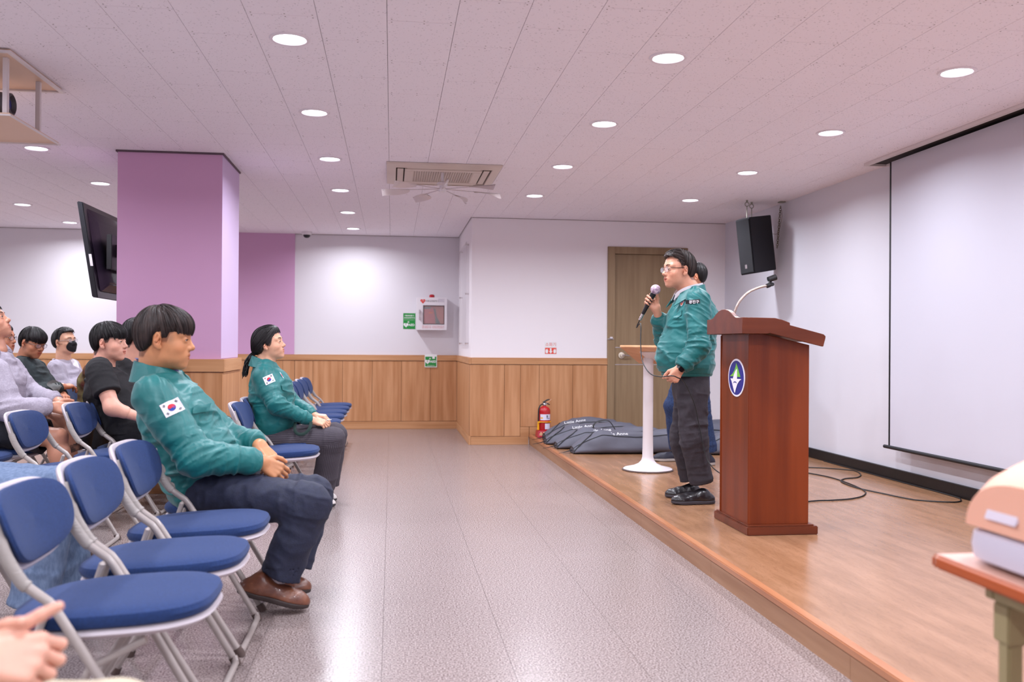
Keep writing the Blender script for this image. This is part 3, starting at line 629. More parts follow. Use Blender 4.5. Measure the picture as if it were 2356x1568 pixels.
# ------------------------------------------------------------------ signs and cabinet
green = mat('sign_green', (16, 138, 52), .5); pwh = mat('print_white', (232, 232, 232), .6); pred = mat('print_red', (214, 60, 52), .6); pblk = mat('print_dark', (60, 56, 60), .6)
def heart(cx, cy, cz, s, m, parent, d=-.001):
    pts = []
    for k in range(28):
        t = 2*math.pi*k/28; pts.append((cx+s*.062*16*math.sin(t)**3, cy, cz+s*.062*(13*math.cos(t)-5*math.cos(2*t)-2*math.cos(3*t)-math.cos(4*t))))
    return mk('heart_symbol', MB().prism(pts, (0, d, 0)), m, parent)
def bolt(cx, cy, cz, s, m, parent):
    return mk('bolt_symbol', MB().prism([(cx+s*a, cy, cz+s*b) for a, b in ((.15, .5), (-.25, -.05), (0, -.05), (-.12, -.5), (.28, .12), (.03, .12))], (0, -.0006, 0)), m, parent)
def aed(x0, x1, z0, z1, Y, label, arrow):
    t = thing('wall_sign', label, 'sign', ((x0+x1)/2, Y, (z0+z1)/2)); cx, w, h = (x0+x1)/2, x1-x0, z1-z0
    mk('backing', MB().box(x0, x1, Y-.002, Y, z0, z1), pwh if arrow else green, t)
    yy = Y-.0022
    if arrow:
        mk('green_field', MB().box(x0+.008, x1-.008, Y-.0028, Y-.0021, z0+.01, z1-.032), green, t)
        ax = cx+w*.22; mk('arrow', MB().prism([(ax+a*.03, Y-.003, z1-.03+b*.03) for a, b in ((-.55, -1), (.55, -1), (.55, .2), (.8, .2), (0, 1), (-.8, .2), (-.55, .2))], (0, -.0006, 0)), pwh, t)
        yy = Y-.0029
    hs = w*.21; hx_ = x0+w*.23; hz_ = z0+h*(.43 if arrow else .25)
    heart(hx_, yy, hz_, hs, pwh, t); bolt(hx_-.002, yy-.0012, hz_+.002, w*.17, green, t)
    mk('cross_symbol', MB().box(hx_+w*.2-.012, hx_+w*.2+.012, yy-.001, yy, hz_+w*.25-.004, hz_+w*.25+.004).box(hx_+w*.2-.004, hx_+w*.2+.004, yy-.001, yy, hz_+w*.25-.012, hz_+w*.25+.012), pwh, t)
    text('AED', (x0+w*.69, yy, hz_), w*.26, (1, 0, 0), (0, 0, 1), pwh, t, bold=.03)
    if arrow: text('자동심장충격기', (cx, yy, z0+h*.13), w*.10, (1, 0, 0), (0, 0, 1), pwh, t)
    else:
        text('자동제세동기', (cx, yy, z1-h*.16), w*.14, (1, 0, 0), (0, 0, 1), pwh, t, bold=.02); text('(자동심장충격기)', (cx, yy, z1-h*.30), w*.13, (1, 0, 0), (0, 0, 1), pwh, t, bold=.02)
        mk('rule_line', MB().box(x0+.01, x1-.01, yy-.0006, yy, z0+h*.57, z0+h*.575+.001), pwh, t)
aed(.15, .308, 1.315, 1.522, YB-.001, 'green AED sign on the white back wall beside the defibrillator cabinet', False)
aed(.434, .595, .812, .984, YB-.028, 'small green AED sign with white arrow stuck on the wooden wainscot', True)
cb = thing('defibrillator_cabinet', 'white wall cabinet with window holding a red defibrillator case', 'cabinet', (.52, YB-.1, 1.5))
a0, a1, b0, b1, yf = .32, .715, 1.30, 1.727, YB-.16
mk('body', MB().box(a0, a1, yf+.02, YB, b0, b1), white_pl, cb, bevel=.006)
wx0, wx1, wz0, wz1 = a0+.085, a1-.035, b0+.075, b1-.105
dr = mk('door', MB().box(a0, wx0, yf, yf+.019, b0, b1).box(wx1, a1, yf, yf+.019, b0, b1).box(wx0, wx1, yf, yf+.019, b0, wz0).box(wx0, wx1, yf, yf+.019, wz1, b1), white_pl, cb, bevel=.002)
mk('window_backing', MB().box(wx0-.002, wx1+.002, yf+.0165, yf+.0195, wz0-.002, wz1+.002), mat('cabinet_orange_inside', (150, 56, 40), .5), dr)
mk('window_gasket', ringbox(MB(), 0, wx1-wx0, 0, wz1-wz0, .006, 0, .004), pblk, dr)
gk = dr.children[-1]
for v in gk.data.vertices: x, y, z = v.co+Vector(ORG[cb.name]); v.co = Vector((wx0+x, yf-.002+z, wz0+y))-Vector(ORG[cb.name])
mk('window_pane', MB().box(wx0, wx1, yf+.004, yf+.006, wz0, wz1), mat('clear_glass', (255, 255, 255), .03, alpha=.12), dr)
mk('door_handle', MB().tube([(a0+.04, yf, 1.44), (a0+.04, yf-.02, 1.445), (a0+.04, yf-.022, 1.50), (a0+.04, yf-.02, 1.555), (a0+.04, yf, 1.56)], [.009, .011, .008, .011, .009], 12), chrome, dr, smooth=True)
mk('alarm_lamp', MB().lathe([(0, b1), (.034, b1), (.034, b1+.03), (.02, b1+.04), (0, b1+.042)], (.52, YB-.09, 0), 20), mat('red_lamp_plastic', (176, 12, 30), .25), cb, smooth=True)
heart(a0+.08, yf-.0008, b1-.05, .033, pred, dr); text('119', (a0+.08, yf-.002, b1-.048), .024, (1, 0, 0), (0, 0, 1), pwh, dr)
text('자동심장충격기', (a0+.20, yf-.0008, b1-.05), .026, (1, 0, 0), (0, 0, 1), pblk, dr)
for k in range(5): mk('small_print', MB().box(a1-.115, a1-.035-.012*(k % 3 == 2), yf-.0012, yf-.0004, b1-.022-k*.009, b1-.019-k*.009), mat('print_pale', (170, 160, 178), .6), dr)
for k in range(2):
    text('긴급 상황에만 사용', (a0+.13, yf-.0008, b0+.05-.02*k), .015, (1, 0, 0), (0, 0, 1), pred, dr); text('문을 열면 경보음이 울립니다', (a0+.28, yf-.0008, b0+.05-.02*k), .013, (1, 0, 0), (0, 0, 1), pred, dr)
cs = thing('defibrillator_case', 'red soft defibrillator case behind the cabinet window', 'case', (.45, YB-.12, 1.4))
mk('case_body', MB().box(wx0+.002, wx0+.155, yf+.008, yf+.016, wz0+.01, wz1-.03), mat('case_red', (150, 20, 36), .6), cs, bevel=.003)
mk('case_handle', MB().box(wx0+.002, wx0+.10, yf+.0065, yf+.0078, wz1-.045, wz1-.022), pblk, cs)
mk('case_side', MB().prism([(wx0+.13, yf+.0065, wz1-.03), (wx0+.158, yf+.0065, wz1-.05), (wx0+.175, yf+.0065, wz0+.10), (wx0+.225, yf+.0065, wz0+.01), (wx0+.165, yf+.0065, wz0+.01), (wx0+.155, yf+.0065, wz0+.10)], (0, .0012, 0)), black_pl, cs)
text('AED', (wx0+.10, yf+.0062, wz0+.15), .03, (1, 0, 0), (0, 0, 1), mat('print_orange', (214, 110, 40), .6), cs)
# fire extinguisher wall sticker
fs = thing('wall_sticker', 'red and white fire extinguisher sticker on the wall above the extinguisher', 'sign', (1.78, YS-.001, 1.08))
f0, f1, g0, g1 = 1.709, 1.85, 1.011, 1.15
mk('sticker_base', MB().box(f0, f1, YS-.0015, YS, g0, g1), pwh, fs)
mk('red_field', MB().box(f0+.006, f1-.006, YS-.0022, YS-.0016, g0+.006, g0+.075), mat('sticker_red', (226, 74, 56), .6), fs)
text('소화기', (1.78, YS-.0018, g1-.03), .046, (1, 0, 0), (0, 0, 1), mat('sticker_red', (226, 74, 56), .6), fs)
mk('arrow', MB().prism([(1.78+a*.022, YS-.0025, g0+.04+b*.03) for a, b in ((-.4, 1), (.4, 1), (.4, -.1), (1, -.1), (0, -1), (-1, -.1), (-.4, -.1))], (0, -.0006, 0)), pwh, fs)
for s in (-1, 1): mk('flame_mark', MB().prism([(1.78+s*.045+a*.016, YS-.0025, g0+.04+b*.026) for a, b in ((-.7, -1), (.7, -1), (1, 0), (.4, 1), (0, .4), (-.4, .9), (-1, 0))], (0, -.0006, 0)), pwh, fs)
# acrylic notice holder on the return wall
ah = thing('acrylic_panel', 'clear acrylic notice panel on standoffs on the narrow return wall', 'panel', (.85, 11.0, 1.7))
mk('panel_sheet', MB().box(.846, .850, 10.47, 11.48, 1.10, 2.30), mat('acrylic_clear', (240, 236, 240), .05, alpha=.22), ah)
for y in (10.52, 11.43):
    for z in (1.13, 1.70, 2.27): mk('standoff', MB().lathe([(0, .879), (.009, .879), (.009, .845), (.011, .844), (.011, .838), (0, .838)], (0, y, z), 12, axis=0), chrome, ah, smooth=True)
# ------------------------------------------------------------------ fire extinguisher
ex = thing('fire_extinguisher', 'red fire extinguisher standing on its red base at the stage corner', 'fire extinguisher', (1.655, 9.86, ST))
red = mat('extinguisher_red', (178, 16, 28), .22, coat=.3); ec = (1.665, 9.87, 0); bz = ST
mk('stand', MB().add([(1.578+dx, y, z) for z, k in ((bz, 0), (bz+.075, .008)) for dx, y in ((0+k, 9.775+k*2), (.157-k, 9.775+k*2), (.157-k, 9.96-k), (0+k, 9.96-k))], [(3, 2, 1, 0), (4, 5, 6, 7), (0, 1, 5, 4), (1, 2, 6, 5), (2, 3, 7, 6), (3, 0, 4, 7)]), mat('stand_red', (172, 20, 48), .3), ex, bevel=.006)
text('소화기', (1.655, 9.776, bz+.040), .044, (1, 0, 0), (0, .19, 1), mat('gold_letters', (236, 214, 160), .4), ex, bold=.02)
mk('cylinder', MB().lathe([(0, bz+.07), (.062, bz+.07), (.066, bz+.08), (.066, bz+.285), (.062, bz+.305), (.05, bz+.322), (.03, bz+.334), (.018, bz+.34), (.018, bz+.35)], ec, 32), red, ex, smooth=True)
mk('valve', MB().lathe([(0, bz+.345), (.02, bz+.345), (.022, bz+.36), (.016, bz+.372), (0, bz+.374)], ec, 16).box(1.655, 1.69, 9.86, 9.88, bz+.352, bz+.372), chrome, ex, smooth=True)
mk('carry_handle', MB().tube([(1.66, 9.87, bz+.372), (1.69, 9.87, bz+.372), (1.725, 9.87, bz+.352)], [.008, .007, .005], 8), black_pl, ex, smooth=True)
mk('lever', MB().tube([(1.648, 9.87, bz+.376), (1.668, 9.87, bz+.388), (1.695, 9.87, bz+.405), (1.722, 9.87, bz+.412)], [.010, .009, .008, .006], 8), black_pl, ex, smooth=True)
mk('hose', MB().tube(catmull([(1.648, 9.862, bz+.362), (1.622, 9.85, bz+.352), (1.600, 9.84, bz+.315), (1.594, 9.835, bz+.25), (1.592, 9.83, bz+.17)], 8), .0075, 8), black_pl, ex, smooth=True)
yel = mat('yellow_plastic', (236, 168, 14), .4)
mk('hose_band', MB().tube([(1.665+.069*math.cos(t), 9.87+.069*math.sin(t), bz+.168) for t in np.linspace(0, 2*math.pi, 28, endpoint=False)], .006, 6, closed=True).box(1.584, 1.612, 9.815, 9.835, bz+.160, bz+.175), yel, ex, smooth=True)
mk('nozzle', MB().tube([(1.592, 9.83, bz+.158), (1.592, 9.83, bz+.083)], [.009, .012], 10), yel, ex, smooth=True)
def wrap(a0, a1, z0, z1, r, m, nm, parent):
    mb = MB(); n = 12; V = []
    for k in range(n+1):
        a = a0+(a1-a0)*k/n; V += [(ec[0]+r*math.cos(a), ec[1]+r*math.sin(a), z0), (ec[0]+r*math.cos(a), ec[1]+r*math.sin(a), z1)]
    mb.add(V, [(2*k, 2*k+2, 2*k+3, 2*k+1) for k in range(n)]); return mk(nm, mb, m, parent, smooth=True)
lb = wrap(-2.45, -.5, bz+.188, bz+.252, .0668, mat('label_white', (220, 214, 232), .5), 'label', ex)
wrap(-2.38, -1.95, bz+.205, bz+.219, .0672, yel, 'label_patch', lb); wrap(-1.35, -.75, bz+.204, bz+.210, .0672, mat('print_blue', (50, 70, 160), .5), 'label_line', lb); wrap(-1.35, -1.15, bz+.215, bz+.243, .0672, pblk, 'label_picture', lb)
wrap(-1.62, -.6, bz+.09, bz+.152, .0668, mat('label_white', (220, 214, 232), .5), 'inspection_label', ex)
mk('safety_pin_tag', MB().tube([(1.69, 9.86, bz+.372), (1.74, 9.855, bz+.415)], .0018, 5), mat('tag_pink', (226, 190, 170), .5), ex)
# ------------------------------------------------------------------ manikin bags
bagm = mat('charcoal_nylon', (88, 88, 100), .62, bump=.12, bscale=25); bagd = mat('bag_lower_black', (48, 46, 54), .7); bagp = mat('bag_piping_black', (14, 14, 18), .5)
def vnoise(P, s, seed=0):
    P = np.asarray(P, float)*s+seed*17.31
    i = np.floor(P).astype(np.int64); f = P-i; u = f*f*(3-2*f)
    def h(a, b, c):
        n = (a*73856093) ^ (b*19349663) ^ (c*83492791); n = (n ^ (n >> 13))*1274126177 & 0x7fffffff; return (n % 65536)/32768.-1
    r = 0
    for dx in (0, 1):
        wx = u[..., 0] if dx else 1-u[..., 0]
        for dy in (0, 1):
            wy = u[..., 1] if dy else 1-u[..., 1]
            for dz in (0, 1):
                wz = u[..., 2] if dz else 1-u[..., 2]
                r = r+wx*wy*wz*h(i[..., 0]+dx, i[..., 1]+dy, i[..., 2]+dz)
    return r
def bag(x0, x1, y0, wd, ht, label, seed, lean=.1, lab=True, handle=False):
    t = thing('carrying_bag', label, 'bag', ((x0+x1)/2, y0+wd/2, ST), 'long charcoal carrying bags lying on the stage')
    nx, nr = 44, 36; rings = []; L = x1-x0
    for i in range(nx):
        s = i/(nx-1); x = x0+L*s
        hh = ht*(.26+.74*min(1, (s/.24))**.8)*(.5+.5*min(1, ((1-s)/.16))**.8)
        ww = wd*(.62+.38*min(1, s/.2))*(.8+.2*min(1, (1-s)/.1))
        hh *= 1+.06*math.sin(7*s+seed)
        ring = []
        for k in range(nr):
            a = 2*math.pi*k/nr-math.pi/2; c, sn = math.cos(a), math.sin(a)
            yy = math.copysign(abs(c)**.72, c)*ww/2; zz_ = (math.copysign(abs(sn)**.62, sn)*.5+.5)*hh
            top = zz_/max(hh, 1e-6); yy *= 1-.42*top
            ring.append([x, y0+wd/2+yy+lean*top*ht, ST+.001+zz_])
        rings.append(ring)
    R = np.array(rings); nn_ = vnoise(R.reshape(-1, 3)*np.array((1, 1.6, 1.6)), 7., seed).reshape(nx, nr)*.016+vnoise(R.reshape(-1, 3), 18., seed+3).reshape(nx, nr)*.006
    m = np.clip((R[:, :, 2]-ST)/.05, 0, 1); cen_ = R.mean(1, keepdims=True); d = R-cen_; d[:, :, 0] = 0; d /= np.linalg.norm(d, axis=2)[:, :, None]+1e-9
    R = R+d*(nn_*m)[:, :, None]; R[:, :, 2] = np.maximum(R[:, :, 2], ST+.001)
    b = mk('bag_body', MB().loft([list(map(tuple, r)) for r in R]), bagm, t, smooth=True)
    kk = [int(nr*.02), int(nr*.93)]
    mk('seam_piping', MB().tube([R[i, (nr*11)//16]+np.array((0, -.002, .0)) for i in range(nx)], .004, 5).tube([R[0, k] for k in range(nr)], .006, 5, closed=True), bagp, t, smooth=True)
    mk('end_zip', MB().tube(catmull([R[0, 27]+[-.002, -.01, .0], R[3, 24]+[0, -.006, .004], R[6, 21]+[0, -.002, .006], R[8, 18]+[0, 0, .006]], 6), .005, 5), bagp, t, smooth=True)
    e = R[0].mean(0); mk('strap_end', MB().tube(catmull([e, e+[-.05, -.03, -.01], (e[0]-.09, e[1]-.05, ST+.012), (e[0]-.14, e[1]-.08, ST+.008)], 5), [.012]*6+[.009]*5+[.005]*5, 6, flat=.35), bagp, t, smooth=True)
    if handle:
        c = R[int(nx*.42), 18]; mk('carry_handle', MB().tube(catmull([c+[-.12, -.04, -.01], c+[-.10, -.03, .055], c+[-.03, -.03, .085], c+[.05, -.03, .075], c+[.11, -.04, -.01]], 6), .012, 6, flat=.3), bagp, t, smooth=True)
    if lab:
        i0 = int(nx*.20); p0 = R[i0, 22]; p1 = R[int(nx*.62), 22]; n_ = np.array((0, -.62, .78))
        text('Little Anne', (p0+p1)/2+np.array((-.05, -.010, .006)), .052, p1-p0, (0, .62, .5), mat('print_white', (232, 232, 232)), t, bold=.0)
    return t
bag(1.68, 2.78, 8.20, .36, .205, 'charcoal carrying bag nearest the pedestal desk, front of the row', 1, handle=False)
bag(1.60, 2.75, 8.62, .34, .20, 'charcoal carrying bag, second of the row, with upright black handle', 2, handle=True)
bag(1.56, 2.62, 9.00, .34, .205, 'charcoal carrying bag, third of the row, between two others', 3)
bag(1.62, 2.52, 9.42, .34, .215, 'darker charcoal carrying bag at the back, beside the fire extinguisher', 4)
bag(2.86, 3.70, 8.06, .36, .20, 'charcoal carrying bag behind the legs of the speaker, front of right stack', 5, lab=False)
bag(2.82, 3.72, 8.52, .36, .22, 'charcoal carrying bag in the right stack, middle', 6, lab=False)
bag(2.82, 3.70, 9.0, .36, .24, 'charcoal carrying bag at the back of the right stack under the door', 7)
# ------------------------------------------------------------------ cables on the stage
cabm = mat('cable_black', (18, 18, 20), .45)
def cable(pts, label, r=.0045):
    p = catmull([np.array((x, y, ST+r+.0005)) for x, y in pts], 8); o = mk('floor_cable', MB().tube(p, r, 6), cabm, smooth=True, base=(pts[0][0], pts[0][1], ST)); return tag(o, label, 'cable', 'black cables on the stage floor')
cable([(2.30, 5.45), (2.713, 5.636), (2.87, 5.66), (3.033, 5.707), (3.187, 5.833), (3.30, 6.06), (3.361, 6.557), (3.304, 6.865), (3.2, 7.1)], 'black cable looping on the stage floor right of the lectern')
cable([(2.9, 7.35), (3.469, 7.209), (3.693, 7.059), (3.731, 6.954), (3.66, 6.75), (3.554, 6.62), (3.43, 6.57), (3.33, 6.42), (3.30, 6.15), (3.362, 5.853), (3.423, 5.638), (3.548, 5.543), (3.66, 5.52), (3.74, 5.6), (3.776, 5.75), (3.776, 6.4), (3.776, 7.6)], 'black cable running along the black skirting below the screen')
# ------------------------------------------------------------------ training manikin on folding table at the right edge
tb = thing('folding_table', 'folding table with orange-brown top and khaki steel legs at lower right', 'table', (1.6, 1.4, 0))
tbw = wood('table_orange', (182, 96, 52), (200, 116, 70), 0, .3)
mk('tabletop', MB().box(1.10, 2.3, 1.02, 1.735, .675, .70), mat('table_laminate', (222, 176, 158), .25), tb, bevel=.004)
mk('edge_band', ringbox(MB(), 1.096, 2.304, 1.016, 1.739, .012, .672, .6985), mat('table_edge_orange', (176, 84, 40), .35), tb, bevel=.005)
kh = mat('khaki_steel', (150, 136, 98), .45)
mk('apron', MB().box(1.15, 2.25, 1.62, 1.645, .635, .671).box(1.15, 2.25, 1.09, 1.115, .635, .671).box(1.15, 1.175, 1.1151, 1.6199, .635, .671), kh, tb, bevel=.002)
for y in (1.60, 1.12):
    for x in (1.17, 2.22): mk('leg', MB().box(x-.015, x+.017, y-.018, y+.014, 0 if x < 1.54 else ST, .66), kh, tb, bevel=.004)
    mk('leg_bracket', MB().box(1.15, 1.215, y-.024, y+.021, .56, .634), kh, tb, bevel=.003)
mk('brace', MB().tube([(1.175, 1.60, .35), (1.36, 1.60, .20), (1.5, 1.6, .45)], .012, 8).lathe([(0, -.01), (.03, -.01), (.03, .01), (0, .01)], (1.36, 1.60, .2), 14, axis=1), kh, tb, smooth=True)
mnk = thing('training_manikin', 'blurred first aid training torso with white base on the table at right edge', 'manikin', (1.5, 1.50, .70))
skin_p = mat('manikin_skin', (236, 178, 152), .45, sss=.1)
mw = mat('manikin_base_white', (206, 200, 214), .35)
R_ = []
for i, s in enumerate(np.linspace(0, 1, 24)):
    x = 1.125+.62*s; hh = .155*(.60+.40*min(1, s/.16)**.6)*(1-.12*s); ww = .20*(.84+.16*min(1, s/.2)**.6)
    R_.append([(x, 1.50+math.copysign(abs(math.cos(a))**.75, math.cos(a))*ww, .775+max(-.01, math.sin(a))*hh*(1 if math.sin(a) > 0 else 1)) for a in np.linspace(0, 2*math.pi, 40, endpoint=False)])
mk('torso_skin', MB().loft(R_), skin_p, mnk, smooth=True)
mk('base', MB().pad((1.44, 1.50, .738), (.32, 0, 0), (0, .198, 0), (0, 0, .0375), n=7, ne=6, nu=48, nv=12), mw, mnk, smooth=True)
mk('name_label', MB().obox((1.128, 1.56, .815), (.004, 0, .004), (0, .045, 0), (.006, 0, .016)), mat('label_lilac', (214, 204, 216), .5), mnk, bevel=.002)
mk('head', MB().pad((1.88, 1.50, .80), (.12, 0, 0), (0, .075, 0), (0, 0, .095), n=2.2, ne=2), skin_p, mnk, smooth=True)
# ------------------------------------------------------------------ implicit surfaces for bodies and clothes
A_ = lambda *q: np.array(q, float)
def nrm(v): v = np.array(v, float); return v/(np.linalg.norm(v)+1e-12)
def smin(a, b, k):
    h = np.maximum(k-np.abs(a-b), 0)/k; return np.minimum(a, b)-h*h*k*.25
def smax(a, b, k): return -smin(-a, -b, k)
def cap(P, a, b, ra, rb=None):
    rb = ra if rb is None else rb; a = np.asarray(a, float); ba = np.asarray(b, float)-a
    h = np.clip((P-a)@ba/(ba@ba+1e-12), 0, 1); return np.linalg.norm(P-a-h[:, None]*ba, axis=1)-(ra+(rb-ra)*h)
def ell(P, c, r, R=None):
    q = P-np.asarray(c, float)
    if R is not None: q = q@R.T
    r = np.asarray(r, float); k0 = np.linalg.norm(q/r, axis=1); k1 = np.linalg.norm(q/(r*r), axis=1)+1e-9
    return k0*(k0-1)/k1
def ecap(P, a, b, ra, rb, side):
    a = np.asarray(a, float); ba = np.asarray(b, float)-a; L = np.linalg.norm(ba); ax = ba/L
    s = side-ax*(side@ax); s /= np.linalg.norm(s); d = np.cross(ax, s)
    t = (P-a)@ax/L; h = np.clip(t, 0, 1); q = P-a-h[:, None]*ba
    rl = ra[0]+(rb[0]-ra[0])*h; rd = ra[1]+(rb[1]-ra[1])*h; m = np.minimum(rl, rd)
    u = q@s/rl; v = q@d/rd; w = q@ax/m
    k = np.sqrt(u*u+v*v+w*w); g = np.sqrt((u/rl)**2+(v/rd)**2+(w/m)**2)+1e-9
    return np.where(k < .3, (k-1)*m, k*(k-1)/g)
def fold(P, a, b, fs, amp, seed, cross=6.):
    ax = nrm(np.asarray(b)-np.asarray(a)); t = (P-a)@ax; Q = P-a-t[:, None]*ax
    w = vnoise(P, 5., seed+5)
    n = vnoise(Q*cross/6.+ax*(t*fs/6.)[:, None], 6., seed)+.3*w
    n2 = vnoise(Q*cross/6.*1.7+ax*(t*fs/6.*2.1)[:, None], 6., seed+9)
    return amp*((1-np.abs(n)*2.3).clip(0)**1.25-.3)+amp*.5*((1-np.abs(n2)*2.4).clip(0)**1.2-.3)
def foldm(P, d, *a):
    m = np.abs(d) < .045; out = np.zeros(len(P))
    if m.any(): out[m] = fold(P[m], *a)
    return out
def nets(f, lo, hi, h):
    lo = np.array(lo, float)-2*h; hi = np.array(hi, float)+2*h
    nc = np.ceil((hi-lo)/(4*h)).astype(int)+1; H = 4*h
    g = [lo[i]+H*(np.arange(nc[i])+.5)-h/2 for i in range(3)]
    G = np.stack(np.meshgrid(*g, indexing='ij'), -1).reshape(-1, 3); dc = f(G).reshape(nc)
    act = np.abs(dc) < H*1.15+.012
    big = np.where(dc < 0, -1., 1.).astype(np.float32)
    D = big.repeat(4, 0).repeat(4, 1).repeat(4, 2); Af = act.repeat(4, 0).repeat(4, 1).repeat(4, 2)
    I = np.argwhere(Af); D[Af] = f(lo+I*h)
    D[0] = D[-1] = 1; D[:, 0] = D[:, -1] = 1; D[:, :, 0] = D[:, :, -1] = 1
    Sg = D < 0; sh = np.array(D.shape)-1
    acc = np.zeros((*sh, 3), np.float32); cnt = np.zeros(sh, np.float32); faces = []
    for ax in range(3):
        a = [slice(None)]*3; b = [slice(None)]*3; a[ax] = slice(0, -1); b[ax] = slice(1, None)
        m = Sg[tuple(a)] != Sg[tuple(b)]; E = np.argwhere(m)
        Da = D[tuple(a)][m]; Db = D[tuple(b)][m]; t = Da/(Da-Db)
        p = E.astype(np.float32).copy(); p[:, ax] += t
        u, v = (ax+1) % 3, (ax+2) % 3; cells = []
        for du, dv in ((-1, -1), (0, -1), (0, 0), (-1, 0)):
            c = E.copy(); c[:, u] += du; c[:, v] += dv; cells.append(c)
        ok = np.all([(c >= 0).all(1) & (c < sh).all(1) for c in cells], axis=0)
        E, p, Da = E[ok], p[ok], Da[ok]; cells = [c[ok] for c in cells]
        for c in cells:
            fi = np.ravel_multi_index(c.T, sh)
            cnt.reshape(-1)[:] += np.bincount(fi, minlength=cnt.size).astype(np.float32)
            for q in range(3): acc.reshape(-1, 3)[:, q] += np.bincount(fi, weights=p[:, q], minlength=cnt.size)
        F4 = np.stack([np.ravel_multi_index(c.T, sh) for c in cells], 1)
        F4 = np.where((Da < 0)[:, None], F4, F4[:, ::-1]); faces.append(F4)
    fl = cnt.reshape(-1) > 0; idx = -np.ones(cnt.size, int); idx[fl] = np.arange(fl.sum())
    V = acc.reshape(-1, 3)[fl]/cnt.reshape(-1)[fl][:, None]; Fq = idx[np.concatenate(faces)]
    return lo+V*h, Fq
def bake(name, meshes, mats, parent, tints=None, base=None):
    """joins (V, F) lists into one mesh object"""
    Vs, Fs, n = [], [], 0
    for V, Fq in meshes: Vs.append(V); Fs.append(Fq+n); n += len(V)
    V = np.concatenate(Vs); Fq = np.concatenate(Fs); V = V-np.array(ORG.get(root_of(parent).name, (0, 0, 0)))
    me = bpy.data.meshes.new(name); me.vertices.add(len(V)); me.vertices.foreach_set('co', V.astype(np.float32).ravel())
    me.loops.add(Fq.size); me.loops.foreach_set('vertex_index', Fq.astype(np.int32).ravel())
    me.polygons.add(len(Fq)); me.polygons.foreach_set('loop_start', np.arange(0, Fq.size, 4, dtype=np.int32))
    try: me.polygons.foreach_set('loop_total', np.full(len(Fq), 4, np.int32))
    except Exception: pass
    me.update(calc_edges=True); me.validate(); me.shade_smooth(); me.materials.append(mats)
    if tints is not None:
        a = me.color_attributes.new('tint', 'FLOAT_COLOR', 'POINT'); c = np.ones((len(V), 4), np.float32); c[:, :3] = np.concatenate(tints); a.data.foreach_set('color', c.ravel())
    o = bpy.data.objects.new(name, me); COL.objects.link(o); o.parent = parent; return o
def sdfobj(name, f, lo, hi, h, m, parent):
    V, Fq = nets(f, lo, hi, h); return bake(name, [(V, Fq)], m, parent)
# ------------------------------------------------------------------ head
class Head:
    def __init__(s, c, fwd, up=(0, 0, 1), sc=1., wide=1., jaw=1.):
        s.c = np.array(c, float); s.f = nrm(fwd); u = np.array(up, float); u = u-s.f*(u@s.f); s.u = nrm(u); s.l = np.cross(s.u, s.f); s.sc = sc
        s.R = np.stack([s.f, s.l, s.u]); s.wide = wide; s.jaw = jaw
    def loc(s, P): return (P-s.c)@s.R.T/s.sc
    def w(s, p): return s.c+(np.array(p, float)*s.sc)@s.R
    def skin(s, P, ears=True, smile=0.):
        q = s.loc(P); q = q.copy(); q[:, 1] /= s.wide; y = np.abs(q[:, 1]); Q = np.stack([q[:, 0], y, q[:, 2]], 1)
        d = ell(Q, (-.008, 0, .032), (.094, .077, .084))
        d = smin(d, ell(Q, (.025, 0, -.02), (.064, .064, .075)), .03)
        d = smin(d, ell(Q, (.026, 0, -.064), (.058*s.jaw, .057*s.jaw, .044)), .03)
        d = smin(d, ell(Q, (.068, 0, -.092), (.022, .024, .019)), .02)
        d = smin(d, ell(Q, (.048, .042, -.028), (.027, .022, .022)), .02)
        d = smin(d, cap(Q, (.078, .012, .027), (.064, .048, .024), .011), .014)
        d = smin(d, ell(Q, (.074, 0, -.058), (.019, .030, .022)), .018)
        d = smax(d, -ell(Q, (.100, .033, .004), (.021, .020, .013)), .014)
        d = smin(d, ell(Q, (.0725, .031, .003), (.0150, .0155, .0135)), .006)
        d = smin(d, cap(Q, (.080, 0, .014), (.0985, 0, -.021), .0075, .0105), .010)
        d = smin(d, ell(Q, (.0995, 0, -.0255), (.0125, .0115, .0105)), .008)
        d = smin(d, ell(Q, (.0905, .0125, -.0295), (.0105, .0075, .0085)), .006)
        d = smax(d, -ell(Q, (.094, .007, -.0385), (.006, .0035, .004)), .003)
        d = smin(d, ell(Q, (.0868, 0, -.0535), (.0078, .0235, .0050)), .005)
        d = smin(d, ell(Q, (.0848, 0, -.0650), (.0078, .0205, .0056)), .005)
        d = smax(d, -ell(Q, (.098, 0, -.0593), (.013, .0255, .0013+smile)), .002)
        d = smax(d, -ell(Q, (.0885, .032, .0025), (.0100, .0128, .0024)), .0015)
        if ears:
            a = .35; Re = np.array([[math.cos(a), math.sin(a), .12], [-math.sin(a), math.cos(a), 0], [-.12, 0, 1]])
            Re = Re/np.linalg.norm(Re, axis=1)[:, None]
            e = ell(Q, (-.012, .079, -.006), (.0168, .0060, .0300), Re)
            e = smax(e, -ell(Q, (-.008, .086, -.003), (.0100, .0085, .0190), Re), .004)
            e = smin(e, cap(Q, (-.004, .080, .012), (-.012, .084, -.010), .0035, .0045), .004)
            e = smin(e, ell(Q, (-.002, .078, -.031), (.009, .0065, .011)), .005)
            d = smin(d, e, .005)
        return d*s.sc*.92
    def neck(s, P, nj, r=.056):
        d = cap(P, s.w((-.028, 0, -.045)), nj, r*s.sc, r*s.sc*1.06)
        return smin(d, cap(P, s.w((-.012, 0, -.075)), nj+.03*s.f, .046*s.sc, .05*s.sc), .02)
    def box(s, r=.155): return s.c-r*s.sc, s.c+r*s.sc
